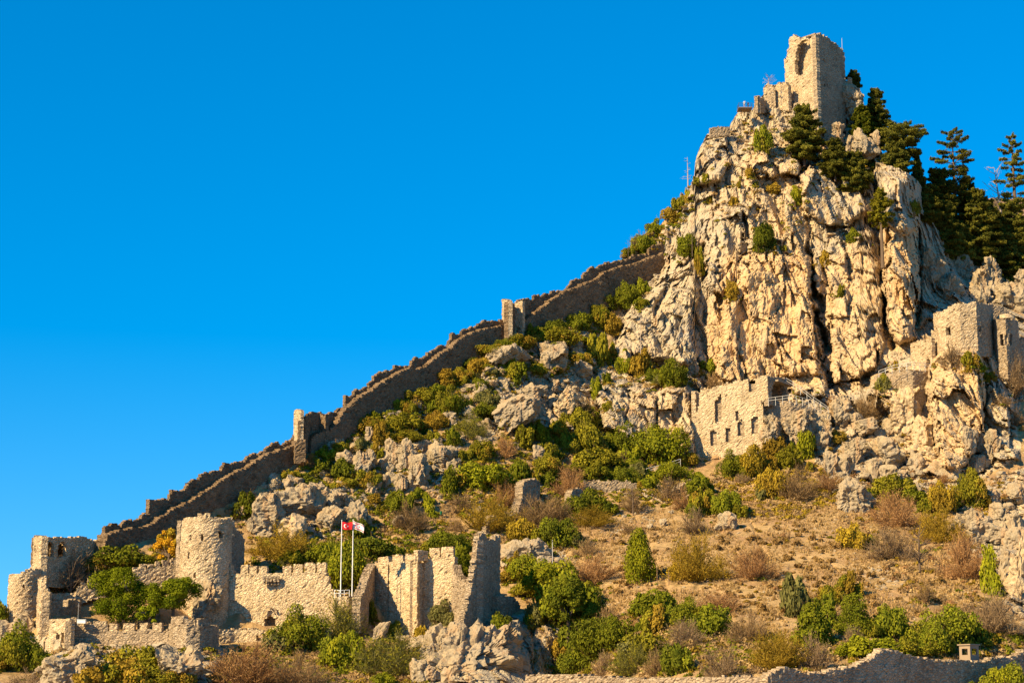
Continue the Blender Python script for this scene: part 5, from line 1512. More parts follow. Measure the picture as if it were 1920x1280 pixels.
PLANTS = """
840 725 61 30 r;844 775 50 48 g;786 760 72 32 o;807 772 27 33 g;742 771 22 22 b;766 780 32 27 o;697 793 32 26 b;680 816 34 30 o;712 832 30 36 r;757 808 62 32 o;816 802 46 30 r;760 833 72 26 o;810 834 30 24 o;
880 824 56 44 G;853 837 27 34 g;902 706 46 34 r;964 718 42 46 g;899 732 40 22 d;910 765 48 34 e;903 786 57 28 d;922 790 27 21 o;608 865 38 28 b;573 876 34 22 R;604 885 34 24 d;645 900 42 38 d;645 917 46 22 o;692 914 46 30 o;682 846 30 25 e;
706 863 27 34 o;544 900 36 18 o;580 913 42 20 d;626 838 18 14 R;840 930 30 53 T;908 922 100 50 b;904 866 52 38 o;947 857 34 40 R;979 836 36 36 o;463 972 45 46 d;464 946 42 22 R;748 966 55 42 g;786 946 40 30 g;701 946 28 20 r;772 995 60 52 B;
812 967 24 40 t;867 966 46 38 B;917 1000 95 66 Y;672 1010 42 36 d;855 997 38 22 B;950 952 64 42 R;
980 907 42 46 g;1025 893 52 40 o;1025 860 42 28 o;1012 828 34 38 b;1047 832 40 42 o;1080 812 56 46 o;1105 800 42 38 b;1060 845 34 32 g;1106 852 64 56 o;1170 852 76 54 d;1234 872 96 66 b;1125 885 100 42 o;1120 900 62 34 g;1172 908 46 32 d;
1197 900 38 30 e;1217 917 42 24 b;1265 902 76 32 b;1310 925 46 34 g;1173 873 25 28 B;1027 913 36 24 d;1068 930 58 50 R;1100 965 68 44 d;1022 985 88 52 B;1112 987 66 34 Y;980 1018 56 42 y;1045 1025 80 50 d;1067 1025 30 28 g;
1098 1042 36 32 B;1187 962 36 48 B;1252 940 38 42 B;1286 957 34 42 R;1320 966 48 46 o;1362 968 54 44 g;1306 1003 46 46 V;1199 1092 66 90 t;1305 1090 90 76 Y;1416 1086 80 52 R;1118 1096 78 50 R;1267 1083 30 26 y;
985 1090 62 46 b;1040 1120 104 62 b;1065 1180 104 92 g;1121 1135 30 26 e;1142 1178 42 42 B;1228 1160 76 48 g;1229 1192 52 52 o;1297 1178 76 52 g;1337 1192 72 52 g;1350 1150 80 36 R;1285 1212 82 44 V;1405 1204 72 52 B;
1275 1262 52 50 d;1120 1238 110 70 d;1085 1236 70 64 d;1160 1214 64 52 d;1080 1268 66 42 d;1215 1232 60 40 o;1190 1262 72 50 G;1128 1268 42 42 V;1232 1268 44 46 B;1355 1272 68 50 V;1460 1255 84 62 Y;1490 1155 58 70 e;1590 1118 40 44 o;1560 1135 58 36 o;1522 1212 68 74 T;1558 1178 44 58 T;1606 1194 72 72 T;
1670 1202 70 60 g;1795 1212 100 66 d;1740 1228 72 70 g;1630 1236 92 40 b;1705 1230 88 32 g;1880 1312 92 62 b;1532 1255 50 58 V;1598 1210 34 34 V;1604 1030 52 44 y;1676 940 80 46 o;1683 990 76 60 R;1670 1052 76 56 V;1762 1015 76 56 Y;
1768 965 52 56 y;1820 955 62 70 o;1812 1087 82 76 R;1860 1115 40 86 t;1855 1192 106 70 V;1492 938 66 60 B;1450 935 52 52 y;1555 920 42 36 R;1732 1130 30 36 B;
1262 726 48 50 d;1225 718 36 28 d;1334 705 40 34 g;1334 730 38 30 B;1373 896 52 48 g;1412 896 52 56 y;1452 866 54 54 r;1507 862 42 64 b;1482 882 56 40 o;1445 890 30 30 y;1573 833 30 26 r;1560 765 28 22 R;1656 733 30 30 e;1820 696 42 34 o;
1785 686 40 40 V;1855 717 24 20 o;1900 736 54 70 V;1898 802 44 36 B;1681 692 10 16 y;1625 796 64 52 B;1575 556 14 24 o;1728 790 9 8 y;
1296 396 34 42 o;1270 394 26 22 o;1256 418 34 28 r;1231 440 38 30 b;1197 456 32 28 V;1206 481 46 38 b;1178 485 24 20 g;1292 482 48 40 g;1315 512 20 46 o;1376 562 22 36 r;1433 472 42 50 d;1500 385 34 36 b;1450 363 24 20 r;1377 387 16 18 r;1328 382 14 14 o;
1386 352 12 12 o;1418 352 12 12 o;1450 471 16 12 r;1468 475 18 14 o;1552 498 24 28 r;1180 577 46 46 d;1136 580 46 30 d;1205 556 28 32 g;1120 613 46 38 o;1143 626 30 36 r;1122 682 40 54 o;1150 671 16 28 o;1168 698 36 42 b;1202 705 36 48 r;1118 746 22 38 b;1137 717 20 18 g;
1305 345 14 14 o;1395 234 10 12 o;1430 284 36 46 g;1322 341 13 16 o;1407 334 20 20 r;1713 404 26 28 o;1602 453 26 24 g;1366 312 10 10 o;
860 712 50 22 o;890 695 50 22 d;700 806 46 24 o;735 792 40 22 g;640 850 30 20 o;820 742 40 22 g;1012 640 40 24 g;1075 618 44 26 g;945 658 44 22 d;997 636 34 26 d;1040 628 50 26 d;1052 647 80 30 o;1090 613 38 28 d;1122 605 42 30 g;975 652 56 24 o;935 670 76 24 o;1003 706 48 22 o;1085 692 48 32 o;1050 702 36 18 o;1078 785 60 44 B;
231 1070 116 44 d;127 1110 102 68 V;85 1062 30 20 g;5 1166 30 46 g;35 1258 78 78 g;48 1292 50 34 V;252 1292 140 70 o;462 1292 130 78 R;527 1048 86 54 Y;547 1061 38 32 g;605 1063 80 46 b;700 1049 76 38 d;650 1106 82 82 b;840 1036 70 36 d;868 1086 40 60 g;973 1089 44 48 r;
558 1224 84 78 g;645 1202 84 70 G;645 1256 76 62 b;735 1196 28 30 g;830 1174 56 44 e;786 1201 22 26 y;695 1166 28 36 d;735 1266 120 72 G;718 1288 46 26 b;939 1199 46 46 d;565 1292 96 62 B;395 1006 50 26 V;
1735 1120 24 20 r;1770 905 24 16 R;1470 1010 22 20 R;1010 1035 24 16 B;1390 905 26 18 V;1700 930 34 18 R;1180 1000 30 16 B;1560 800 24 18 V;1500 745 28 18 o;955 795 30 22 r;1580 1010 18 14 B;705 1085 40 34 o;590 1085 44 26 o;1880 760 30 22 V;1140 770 24 18 o
"""
plants = []  # some dark shrubs beside the bluish rock are added to fill in deep shade
for e in PLANTS.replace("\n", "").split(";"):
    a = e.split()
    if len(a) == 5: plants.append((float(a[0]), float(a[1]), float(a[2]), float(a[3]), a[4]))
_rs = random.Random(4)
for (x, y, w_, h_, typ) in list(plants):
    if typ in 'bgdoery' and w_ >= 38 and y > 500:
        for sg in ((-1, 1) if w_ > 58 else (_rs.choice((-1, 1)),)):
            plants.append((x + sg * w_ * _rs.uniform(.42, .62), y + _rs.uniform(-4, 3), w_ * _rs.uniform(.38, .58), h_ * _rs.uniform(.4, .62), _rs.choice('oogdre' if typ != 'b' else 'boogr')))
MARKS = [((500, 930), 'below the lowest ridge wall'), ((760, 780), 'below the middle ridge wall'), ((1090, 620), 'below the highest ridge wall'), ((1240, 430), 'on the skyline left of the cliff'),
         ((1430, 420), 'on the main cliff face'), ((1220, 700), 'on the ledge at the cliff foot'), ((1420, 880), 'under the golden arched ruin'), ((1140, 860), 'in the thicket under the lower crag'),
         ((1000, 970), 'around the lone ruined pillar'), ((640, 1050), 'around the two flagpoles'), ((850, 1030), 'above the jagged ruined tower'), ((760, 930), 'around the standing boulders'), ((920, 830), 'on the stony upper slope'),
         ((1280, 1060), 'on the bare open slope'), ((1270, 1180), 'in the dense belt below the open slope'), ((1060, 1130), 'beside the bluish shaded rock'), ((1680, 1210), 'behind the bottom wall near the hut'), ((1540, 1220), 'left of the wall peak'),
         ((1640, 960), 'below the boulder pile'), ((1830, 1040), 'by the rocks along the edge'), ((1830, 720), 'on the spur under the pale tower block'), ((620, 1230), 'below the main curtain wall'), ((180, 1250), 'in front of the chapel and bastion'),
         ((150, 1070), 'by the gatehouse'), ((1620, 790), 'in the boulder pile left of the spur')]
ORD = 'first second third fourth fifth sixth seventh eighth ninth tenth eleventh twelfth thirteenth fourteenth fifteenth sixteenth seventeenth eighteenth nineteenth twentieth'.split()
def place_plants():
    groups = {}
    rg = np.random.default_rng(5)
    for i, (x, y, w_, h_, typ) in enumerate(plants):
        y = max(y, float(GPY[-1, int(np.clip(round((x - GPX[0]) / 2.1), 0, len(GPX) - 1))]) + 2.0)
        p = ground(x, y)
        k = mpp(p.y)
        wm, hm = w_ * k * 1.16, h_ * k * 1.14
        o = plant_proto(typ, wm, i)
        r_ = wm / 2
        p = at(x, y, p.y + r_ * 0.25)
        o.location = (p.x, p.y, p.z - 0.12 * hm - .1)
        o.scale = (r_, r_ * rg.uniform(.8, 1.05), hm * 1.1 / 1.6)
        o.rotation_euler = (rg.normal(0, .06), rg.normal(0, .10), rg.uniform(0, 6.28))
        m = min(MARKS, key=lambda q: (q[0][0] - x) ** 2 + ((q[0][1] - y) * 1.2) ** 2)[1]
        groups.setdefault((NAMES[typ][0], m), []).append((x, o, typ))
    for (nm, m), lst in groups.items():
        lst.sort(key=lambda a: a[0])
        for j, (x, o, typ) in enumerate(lst):
            n = len(lst)
            if n == 1: lab = f"{nm} {m}"
            elif j == 0: lab = f"leftmost {nm} {m}"
            elif j == n - 1: lab = f"rightmost {nm} {m}"
            else: lab = f"{ORD[j]} {nm} from the left {m}"
            plural = nm + ('es' if nm.endswith('sh') else 's')
            tag(o, lab, NAMES[typ][1], f"{plural} {m}" if n > 1 else None)
place_plants()

# ---- dry tussocks dotted over the open slope
def tussocks():
    rg = np.random.default_rng(3)
    protos = []
    for v in range(4):
        V, q, c = shrub_mesh('tussock', 420, 0.17, 900 + v, 5, 0.7)
        o = mesh_np('dry_tussock', V, q, [M['foliage']], attrs={'tone': c})
        protos.append([o, False])
    poly = [(1330, 1010), (1480, 985), (1570, 985), (1590, 1060), (1560, 1150), (1480, 1160), (1400, 1160), (1240, 1120), (1280, 1110), (1460, 1080), (1350, 1040)]
    poly2 = [(1130, 1010), (1300, 1000), (1330, 1040), (1250, 1060), (1260, 1120), (1150, 1130), (1120, 1060)]
    poly3 = [(1600, 1060), (1790, 1080), (1830, 1150), (1650, 1180), (1600, 1140)]
    cand = []
    for p_, n in ((poly, 92), (poly2, 26), (poly3, 26)):
        a = np.array(p_)
        c = 0
        while c < n:
            x, y = rg.uniform(a[:, 0].min(), a[:, 0].max()), rg.uniform(a[:, 1].min(), a[:, 1].max())
            if poly_sd(np.array([x]), np.array([y]), p_)[0] < 0: continue
            if any((x - q[0]) ** 2 / 2.2 + (y - q[1]) ** 2 < 50 for q in cand): continue
            cand.append((x, y)); c += 1
    for i, (x, y) in enumerate(cand):
        pr = protos[i % 4]
        if not pr[1]:
            o = pr[0]; pr[1] = True
        else:
            o = pr[0].copy(); COL.objects.link(o)
        p = ground(x, y)
        s = rg.uniform(.35, .85) * mpp(p.y) * 14
        o.location = (p.x, p.y, p.z - .12)
        o.scale = (s, s, s * rg.uniform(.5, .75))
        o.rotation_euler = (0, 0, rg.uniform(0, 6.28))
        tag(o, 'one of the small round dry brown tussocks dotted over the bare slope', 'tussock', 'dry tussocks dotted over the bare slope')
tussocks()

# ---- scrub, grass and scree that nobody could count
def cover():
    rg = np.random.default_rng(8)
    zones = [
        ([(470, 960), (560, 880), (700, 775), (850, 690), (1000, 615), (1130, 545), (1170, 570), (1110, 650), (1000, 700), (900, 800), (820, 880), (700, 960)], 1000, ['olive', 'olive', 'dark', 'rust', 'green', 'brown']),
        ([(800, 900), (1000, 790), (1120, 800), (1280, 880), (1310, 945), (1100, 965), (900, 1000)], 1000, ['olive', 'green', 'rust', 'brown', 'yellow', 'olive']),
        ([(460, 1010), (700, 970), (1000, 990), (1060, 1060), (650, 1085), (470, 1070)], 850, ['brown', 'olive', 'rust', 'straw', 'green']),
        ([(430, 1215), (560, 1210), (800, 1200), (800, 1300), (380, 1300)], 800, ['brown', 'rust', 'olive', 'green', 'straw']),
        ([(1110, 1190), (1400, 1180), (1500, 1200), (1920, 1190), (1920, 1230), (1600, 1230), (1440, 1260), (1110, 1262)], 1050, ['brown', 'rust', 'olive', 'straw', 'green']),
        ([(1320, 890), (1530, 870), (1580, 930), (1500, 980), (1350, 960)], 520, ['rust', 'brown', 'straw', 'yellow']),
        ([(1560, 900), (1740, 890), (1900, 900), (1830, 1060), (1860, 1180), (1700, 1120), (1640, 1040)], 420, ['brown', 'straw', 'rust', 'red']),
        ([(1140, 690), (1300, 680), (1300, 730), (1140, 730)], 60, ['rust', 'straw', 'olive']),
        ([(1540, 740), (1740, 740), (1740, 920), (1560, 920)], 130, ['rust', 'brown', 'red', 'straw']),
        ([(1120, 480), (1250, 400), (1300, 350), (1300, 400), (1240, 470), (1180, 500)], 110, ['olive', 'green', 'rust']),
        ([(1330, 250), (1480, 210), (1640, 300), (1640, 420), (1330, 470)], 90, ['olive', 'rust', 'straw']),
        ([(80, 1060), (330, 1020), (430, 950), (450, 1000), (330, 1060), (100, 1110)], 160, ['brown', 'olive', 'rust']),
        ([(1130, 1000), (1330, 960), (1560, 930), (1640, 1060), (1840, 1130), (1800, 1190), (1130, 1190)], 520, ['tussock', 'brown', 'straw', 'tussock', 'rust', 'straw']),
        ([(90, 1215), (420, 1215), (420, 1300), (60, 1300)], 160, ['brown', 'olive', 'straw']),
    ]
    VV, QQ, CC = [], [], []
    nv = 0
    for zi, (poly, n, kinds) in enumerate(zones):
        a = np.array(poly)
        c = 0
        while c < n:
            x, y = rg.uniform(a[:, 0].min(), a[:, 0].max()), rg.uniform(a[:, 1].min(), a[:, 1].max())
            if poly_sd(np.array([x]), np.array([y]), poly)[0] < 0: continue
            c += 1
            p = ground(x, y)
            R = rg.uniform(.3, .95) * (1.4 if rg.random() < .2 else 1) * (.6 if n == 520 and kinds[0] == 'tussock' else 1)
            m = int(26 + 40 * R)
            D = rg.normal(size=(m, 3)); D /= np.linalg.norm(D, axis=1)[:, None]; D[:, 2] = np.abs(D[:, 2])
            P = np.array(p) + D * R * np.array([1, 1, .75]) * rg.uniform(.6, 1, (m, 1))
            Nn = D + rg.normal(0, .6, (m, 3)); Nn /= np.linalg.norm(Nn, axis=1)[:, None]
            V, q = leaf_quads(P, Nn, .21, rg)
            VV.append(V); QQ.append(q + nv); nv += len(V)
            CC.append(tone_cols(kinds[int(rg.integers(len(kinds)))], m, rg))
    # low growth round the feet of the shrubs
    for (x, y, w_, h_, typ) in plants:
        for c in range(int(3 + w_ / 9)):
            xx = x + rg.normal(0, .55) * w_; yy = y + rg.normal(0, .16) * w_ - 1
            p = ground(xx, yy)
            R = rg.uniform(.3, .9)
            m = int(22 + 34 * R)
            D = rg.normal(size=(m, 3)); D /= np.linalg.norm(D, axis=1)[:, None]; D[:, 2] = np.abs(D[:, 2])
            P = np.array(p) + D * R * np.array([1, 1, .7]) * rg.uniform(.5, 1, (m, 1))
            Nn = D + rg.normal(0, .6, (m, 3)); Nn /= np.linalg.norm(Nn, axis=1)[:, None]
            V, q = leaf_quads(P, Nn, .20, rg)
            VV.append(V); QQ.append(q + nv); nv += len(V)
            CC.append(tone_cols(['olive', 'rust', 'brown', 'straw', 'green', FORM[typ][1]][int(rg.integers(6))], m, rg))
    o = mesh_np('low_scrub', np.concatenate(VV), np.concatenate(QQ), [M['foliage']], attrs={'tone': np.concatenate(CC)})
    setkind(o, 'stuff', 'low scrub and herbs covering the ground between the shrubs')
    # dry grass
    VV, TT, CC = [], [], []; nv = 0
    poly = [(980, 1180), (1000, 1060), (1130, 985), (1330, 930), (1560, 900), (1760, 930), (1840, 1060), (1900, 1190), (1920, 1250), (1440, 1262), (1000, 1262)]
    poly_b = [(380, 1300), (430, 1215), (800, 1200), (800, 1300)]
    poly_c = [(680, 1000), (880, 930), (1100, 930), (1130, 985), (1000, 1060), (900, 1020)]
    poly_d = [(560, 880), (700, 780), (850, 700), (1000, 620), (1130, 550), (1120, 800), (1290, 880), (1310, 940), (880, 930), (680, 1000), (480, 1000)]
    for poly, n in ((poly, 20000), (poly_b, 1600), (poly_c, 3000), (poly_d, 4000)):
        a = np.array(poly)
        X = rg.uniform(a[:, 0].min(), a[:, 0].max(), n * 3); Yp = rg.uniform(a[:, 1].min(), a[:, 1].max(), n * 3)
        ok = (poly_sd(X, Yp, poly) > 0) & (fbm(np.stack([X / 40, Yp / 18, 0 * X], -1), 3, 14) > -0.12)
        X, Yp = X[ok][:n], Yp[ok][:n]
        for x, y in zip(X, Yp):
            p = np.array(ground(x, y))
            m = 4
            h = rg.uniform(.18, .62)
            for b in range(m):
                an = rg.uniform(0, 6.28); d = np.array([math.cos(an), math.sin(an), 0])
                b0 = p + d * .05; tip = p + d * rg.uniform(.1, .35) + np.array([0, 0, h])
                s = np.array([-d[1], d[0], 0]) * .07
                VV.extend([b0 - s, b0 + s, tip]); TT.append([nv, nv + 1, nv + 2]); nv += 3
                cc = tone_cols('straw' if rg.random() < .84 else 'tussock', 1, rg, 3); CC.append(cc)
    o = mesh_np('dry_grass', np.array(VV), np.array(TT), [M['foliage']], attrs={'tone': np.concatenate(CC)})
    setkind(o, 'stuff', 'short dry grass on the open slope')
    # scree and loose stones
    D, Fc = ico(1)
    VV, TT = [], []; nv = 0
    zs = [([(890, 700), (1080, 610), (1130, 660), (1110, 790), (900, 830), (820, 800)], 750, .55), ([(620, 870), (860, 800), (860, 940), (640, 960)], 260, .5), ([(1130, 945), (1215, 950), (1230, 985), (1130, 985)], 110, .35),
          ([(1255, 900), (1300, 895), (1290, 945), (1240, 945)], 70, .35), ([(1000, 1000), (1600, 930), (1800, 1060), (1850, 1200), (1100, 1200)], 900, .22), ([(1540, 760), (1740, 740), (1760, 930), (1560, 930)], 260, .7),
          ([(1430, 755), (1530, 765), (1520, 815), (1440, 820)], 90, .35), ([(460, 900), (680, 900), (690, 1010), (470, 1010)], 220, .55), ([(800, 1190), (880, 1180), (900, 1290), (780, 1290)], 90, .5),
          ([(1780, 900), (1920, 880), (1920, 1180), (1880, 1150), (1830, 1050)], 190, .6), ([(880, 960), (960, 960), (980, 1060), (900, 1010)], 70, .4), ([(1600, 1060), (1700, 1075), (1690, 1110), (1600, 1100)], 60, .35), ([(580, 840), (720, 800), (700, 840), (600, 900)], 90, .5)]
    for poly, n, sz in zs:
        a = np.array(poly); c = 0
        while c < n:
            x, y = rg.uniform(a[:, 0].min(), a[:, 0].max()), rg.uniform(a[:, 1].min(), a[:, 1].max())
            if poly_sd(np.array([x]), np.array([y]), poly)[0] < 0: continue
            c += 1
            p = np.array(ground(x, y))
            s = sz * rg.uniform(.35, 1.5) * np.array([rg.uniform(.7, 1.4), rg.uniform(.7, 1.3), rg.uniform(.5, .95)])
            V = D * rg.uniform(.72, 1.2, (len(D), 1)) * s
            an = rg.uniform(0, 6.28); ca, sa = math.cos(an), math.sin(an)
            V = np.stack([V[:, 0] * ca - V[:, 1] * sa, V[:, 0] * sa + V[:, 1] * ca, V[:, 2]], 1) + p
            VV.append(V); TT.append(Fc + nv); nv += len(V)
    o = mesh_np('scree', np.concatenate(VV), np.concatenate(TT), [M['boulder']])
    setkind(o, 'stuff', 'loose pale stones scattered over the slopes')
cover()
# ------------------------------------------------------------------ trees
def conifer(cx, base, top, wpx, style, label, name='fir_tree', Y=None, tone='fir', seed=0, group=None, lean=0.0, crown_from=None):
    rg = np.random.default_rng(seed + int(cx) * 3)
    if Y is None: Y = ground(cx, base).y
    k = mpp(Y)
    r = empty(name, at(cx, base, Y))
    tag(r, label, 'tree', group)
    H = (base - top) * k
    W = wpx * k / 2 * (1.22 if style == 'dense' else 1.12)
    tr = MB()
    tr.tube([(0, 0, -1.0), (lean * H * .4, 0, H * .45), (lean * H, 0, H * .97)], [0.022 * H + .05, 0.014 * H + .04, .03], 6)
    P, N_, T = [], [], []
    z = {'dense': .06, 'open': .14, 'umbrella': .42, 'narrow': .05, 'slim': .5}[style] * H
    if crown_from is not None: z = crown_from * H
    z0 = z
    while z < H * .985:
        u = (z - z0) / (H - z0)
        if style == 'dense': prof = min(1, (0.5 + u * 2.2)) * (1 - u) ** .48 + .07
        elif style == 'open': prof = min(1, .6 + u * 1.3) * (1 - u) ** .45 * rg.choice([.6, .85, 1.0, 1.12]) + .08
        elif style == 'umbrella': prof = (.45 + .75 * math.sin(min(1, u * 1.15) * math.pi * .80)) * (1.0 if u < .85 else .7)
        elif style == 'narrow': prof = (1 - u) ** .8 * rg.uniform(.7, 1.0) + .05
        else: prof = math.sin(min(1, .15 + u * .85) * math.pi) * .9 + .12
        nb = {'dense': 7, 'open': 5, 'umbrella': 6, 'narrow': 6, 'slim': 6}[style]
        a0 = rg.uniform(0, 6.28)
        for b in range(nb):
            if rg.random() < {'dense': .08, 'open': .22, 'umbrella': .12, 'narrow': .1, 'slim': .12}[style]: continue
            a = a0 + b * 6.283 / nb + rg.normal(0, .25)
            L = W * prof * (rg.uniform(.55, 1.2) if style != 'narrow' else rg.uniform(.8, 1.1))
            d = np.array([math.cos(a), math.sin(a), 0])
            rise = rg.normal(.10, .10) + (0.35 if u > .8 else 0) - (.12 if u < .3 else 0)
            p0 = np.array([lean * z, 0, z])
            p1 = p0 + d * L * .55 + np.array([0, 0, L * .55 * (rise + .08)])
            p2 = p0 + d * L + np.array([0, 0, L * rise])
            tr.tube([p0, p1, p2], [.022 * L + .02, .015 * L + .012, .008], 4, cap=False)
            m = int((30 + 26 * L) * (2.3 if style in ('dense', 'narrow') else 2.0))
            f = rg.uniform(.18 if style != 'open' else .30, 1.0, m) ** .8
            pt = p0 * ((1 - f) ** 2)[:, None] + p1 * (2 * f * (1 - f))[:, None] + p2 * (f * f)[:, None]
            side = np.array([-d[1], d[0], 0])
            wdt = L * .34 * np.sqrt(np.clip(1.05 - f, 0.05, 1)) * np.clip(f * 2.5, .3, 1)
            pt = pt + side * (rg.uniform(-1, 1, m) * wdt)[:, None] + np.array([0, 0, 1]) * rg.normal(0.0, .15, m)[:, None]
            nn = np.array([0, 0, .55]) + rg.normal(0, .65, (m, 3)) + d * .45
            P.append(pt); N_.append(nn / np.linalg.norm(nn, axis=1)[:, None]); T.append(np.full(m, rg.uniform(.15, .85)))
        z += H * {'dense': .040, 'open': .055, 'umbrella': .055, 'narrow': .05, 'slim': .045}[style] * rg.uniform(.8, 1.2)
    P = np.concatenate(P); N_ = np.concatenate(N_); T = np.concatenate(T)
    V, q = leaf_quads(P, N_, .33, rg, .30)
    mesh_np('crown', V, q, [M['foliage']], attrs={'tone': tone_cols(tone, len(P), rg, bias=T)}, parent=r)
    tr.build('trunk', M['bark'], r)
    return r
GF = 'dark conifers beside the summit'
conifer(1508, 304, 194, 80, 'dense', 'big dark bushy fir growing on the crag right under the summit tower', group=GF, Y=409)
conifer(1566, 332, 260, 54, 'dense', 'bushy dark fir in front of the split rock needle', group=GF, Y=406.5)
conifer(1606, 362, 284, 58, 'dense', 'dark fir at the top of the deep gully, just right of the bushy fir', group=GF, Y=407)
conifer(1617, 262, 196, 42, 'dense', 'sunlit olive fir between the rock needles and the taller dark fir', group=GF, tone='dark', Y=421)
conifer(1646, 285, 158, 54, 'dense', 'tall dark fir on the skyline nearest the summit tower', group=GF, Y=428)
conifer(1600, 172, 132, 34, 'open', 'sparse little fir tip poking out right of the summit tower', group=GF, Y=431)
conifer(1697, 345, 222, 78, 'umbrella', 'flat topped open fir with bare stem on the skyline', group=GF, Y=417)
conifer(1680, 335, 266, 62, 'dense', 'dark low fir in front of the flat topped one', group=GF, Y=412)
conifer(1722, 352, 284, 32, 'narrow', 'thin pointed young fir right of the flat topped one', group=GF, Y=418)
conifer(1793, 425, 232, 104, 'open', 'largest open layered fir standing against the sky', group=GF, Y=428)
conifer(1764, 440, 312, 84, 'dense', 'dense dark fir at the left foot of the large layered fir', group=GF, Y=424)
conifer(1836, 505, 348, 82, 'dense', 'broad dark fir with sunlit tips in front of the far hill', group=GF, Y=424)
conifer(1905, 420, 242, 66, 'open', 'tall fir at the right edge behind the bleached dead tree', group=GF, Y=442)
conifer(1908, 545, 366, 96, 'dense', 'wide dark fir at the right edge, lower than the tall one', group=GF, Y=431)
conifer(1872, 545, 430, 76, 'dense', 'low dark fir in the shade above the blue boulders', group=GF, Y=428)
conifer(1800, 500, 420, 60, 'dense', 'low dark fir under the large layered fir', group=GF, Y=421)
conifer(1772, 490, 372, 66, 'dense', 'dark fir low on the shaded shoulder, left of the broad fir', group=GF, Y=419)
conifer(1856, 470, 372, 62, 'dense', 'dark fir between the broad fir and the bleached dead tree', group=GF, Y=434)
conifer(1888, 500, 392, 66, 'dense', 'dark fir right below the bleached dead tree', group=GF, Y=431)
conifer(1816, 440, 330, 48, 'dense', 'dark pointed fir right behind the large layered fir', group=GF, Y=432)
conifer(1740, 420, 352, 52, 'dense', 'small dark fir on the shoulder under the thin pointed one', group=GF, Y=416)
conifer(1634, 330, 262, 36, 'dense', 'small dark fir squeezed between the rock needles and the flat topped fir', group=GF, Y=415)
conifer(1655, 494, 346, 46, 'slim', 'slim pale pine with a long bare trunk in the cliff gully', 'pine_tree', Y=392, tone='olive')
conifer(868, 1090, 1030, 34, 'dense', 'small green conifer between the east curtain and the jagged ruined tower', 'pine_tree', Y=300, tone='green')

def broad_tree(name, cx, base, top, wpx, crown_bot, tone, label, mix=None, Y=None, seed=0, nl=26, n=15000, leaf=.17, trunk_px=None, group=None, flat=1.0):
    """leafy tree: trunk and limbs that carry a crown of leaf clumps"""
    rg = np.random.default_rng(seed + int(cx))
    if Y is None: Y = ground(cx, base).y
    k = mpp(Y)
    r = empty(name, at(trunk_px or cx, base, Y))
    tag(r, label, 'tree', group)
    ox = (cx - (trunk_px or cx)) * k
    W = wpx * k / 2; zt = (base - top) * k; zb = (base - crown_bot) * k
    H = zt - zb
    lobes = []
    for i in range(nl):
        a = rg.uniform(0, 6.28); q = rg.random() ** .35 * .80
        u = rg.random() ** .8
        zz = zb + H * (.08 + .76 * u)
        lim = math.sqrt(max(0.05, 1 - (abs(u - .35) / .72) ** 2))
        rr = W * rg.uniform(.17, .29)
        lobes.append((ox + W * q * lim * math.cos(a), W * .9 * q * lim * math.sin(a), zz, min(rr, H * .33)))
    P, D, kk = lobe_points(lobes, n, rg, .45)
    keep = (P[:, 2] > zb - .1)
    P, D, kk = P[keep], D[keep], kk[keep]
    N_ = D + rg.normal(0, .5, D.shape); N_ /= np.linalg.norm(N_, axis=1)[:, None]
    V, q = leaf_quads(P, N_, leaf, rg)
    lt = rg.uniform(.2, .8, nl)
    col = tone_cols(tone, len(P), rg, bias=lt[kk])
    if mix:
        mm = np.repeat(rg.random(nl)[kk] < .3, 4); col[mm] = tone_cols(mix, len(P), rg)[mm]
    mesh_np('crown', V, q, [M['foliage']], attrs={'tone': col}, parent=r)
    mb = MB()
    tt = max(.12, .035 * zt)
    fork = np.array([ox * .25, 0, zb + H * .12])
    mb.tube([(0, 0, -1.2), (ox * .08, 0, zb * .5), fork], [tt * 1.3, tt, tt * .75], 7)
    for i in range(min(nl, 11)):
        L = lobes[i]
        mb.tube([fork, ((fork[0] + L[0]) / 2, L[1] / 2, (fork[2] + L[2]) / 2 - .1), (L[0], L[1], L[2])], [tt * .45, tt * .3, .03], 5, cap=False)
    mb.build('trunk', M['bark'], r)
    return r
broad_tree('stone_pine', 216, 1180, 1061, 136, 1170, 'pine', 'larger of two bright green umbrella pines inside the outer curtain wall', seed=1, nl=40, n=26000, leaf=.13, trunk_px=236, Y=284)
broad_tree('stone_pine', 326, 1180, 1078, 116, 1144, 'pine', 'smaller rounded umbrella pine standing in front of the great tower', seed=2, nl=30, n=20000, leaf=.13, trunk_px=323, Y=283)
broad_tree('stone_pine', 272, 1182, 1133, 58, 1170, 'pine', 'low young umbrella pine between the two large ones', seed=3, nl=12, n=6000, leaf=.13, Y=282)
broad_tree('autumn_tree', 316, 1064, 988, 62, 1052, 'orange', 'orange autumn tree left of the great tower', mix='yellow', seed=4, nl=20, n=9000, leaf=.16, Y=299)
broad_tree('leafy_tree', 1066, 1196, 1082, 104, 1172, 'green', 'largest dark green leafy tree above the bluish shaded rock', mix='dark', seed=5, nl=34, n=18000, leaf=.17, Y=281)
broad_tree('leafy_tree', 1024, 1128, 1062, 98, 1116, 'bright', 'yellow green leafy tree left of the largest leafy tree', mix='olive', seed=6, nl=26, n=13000, leaf=.17, Y=291)

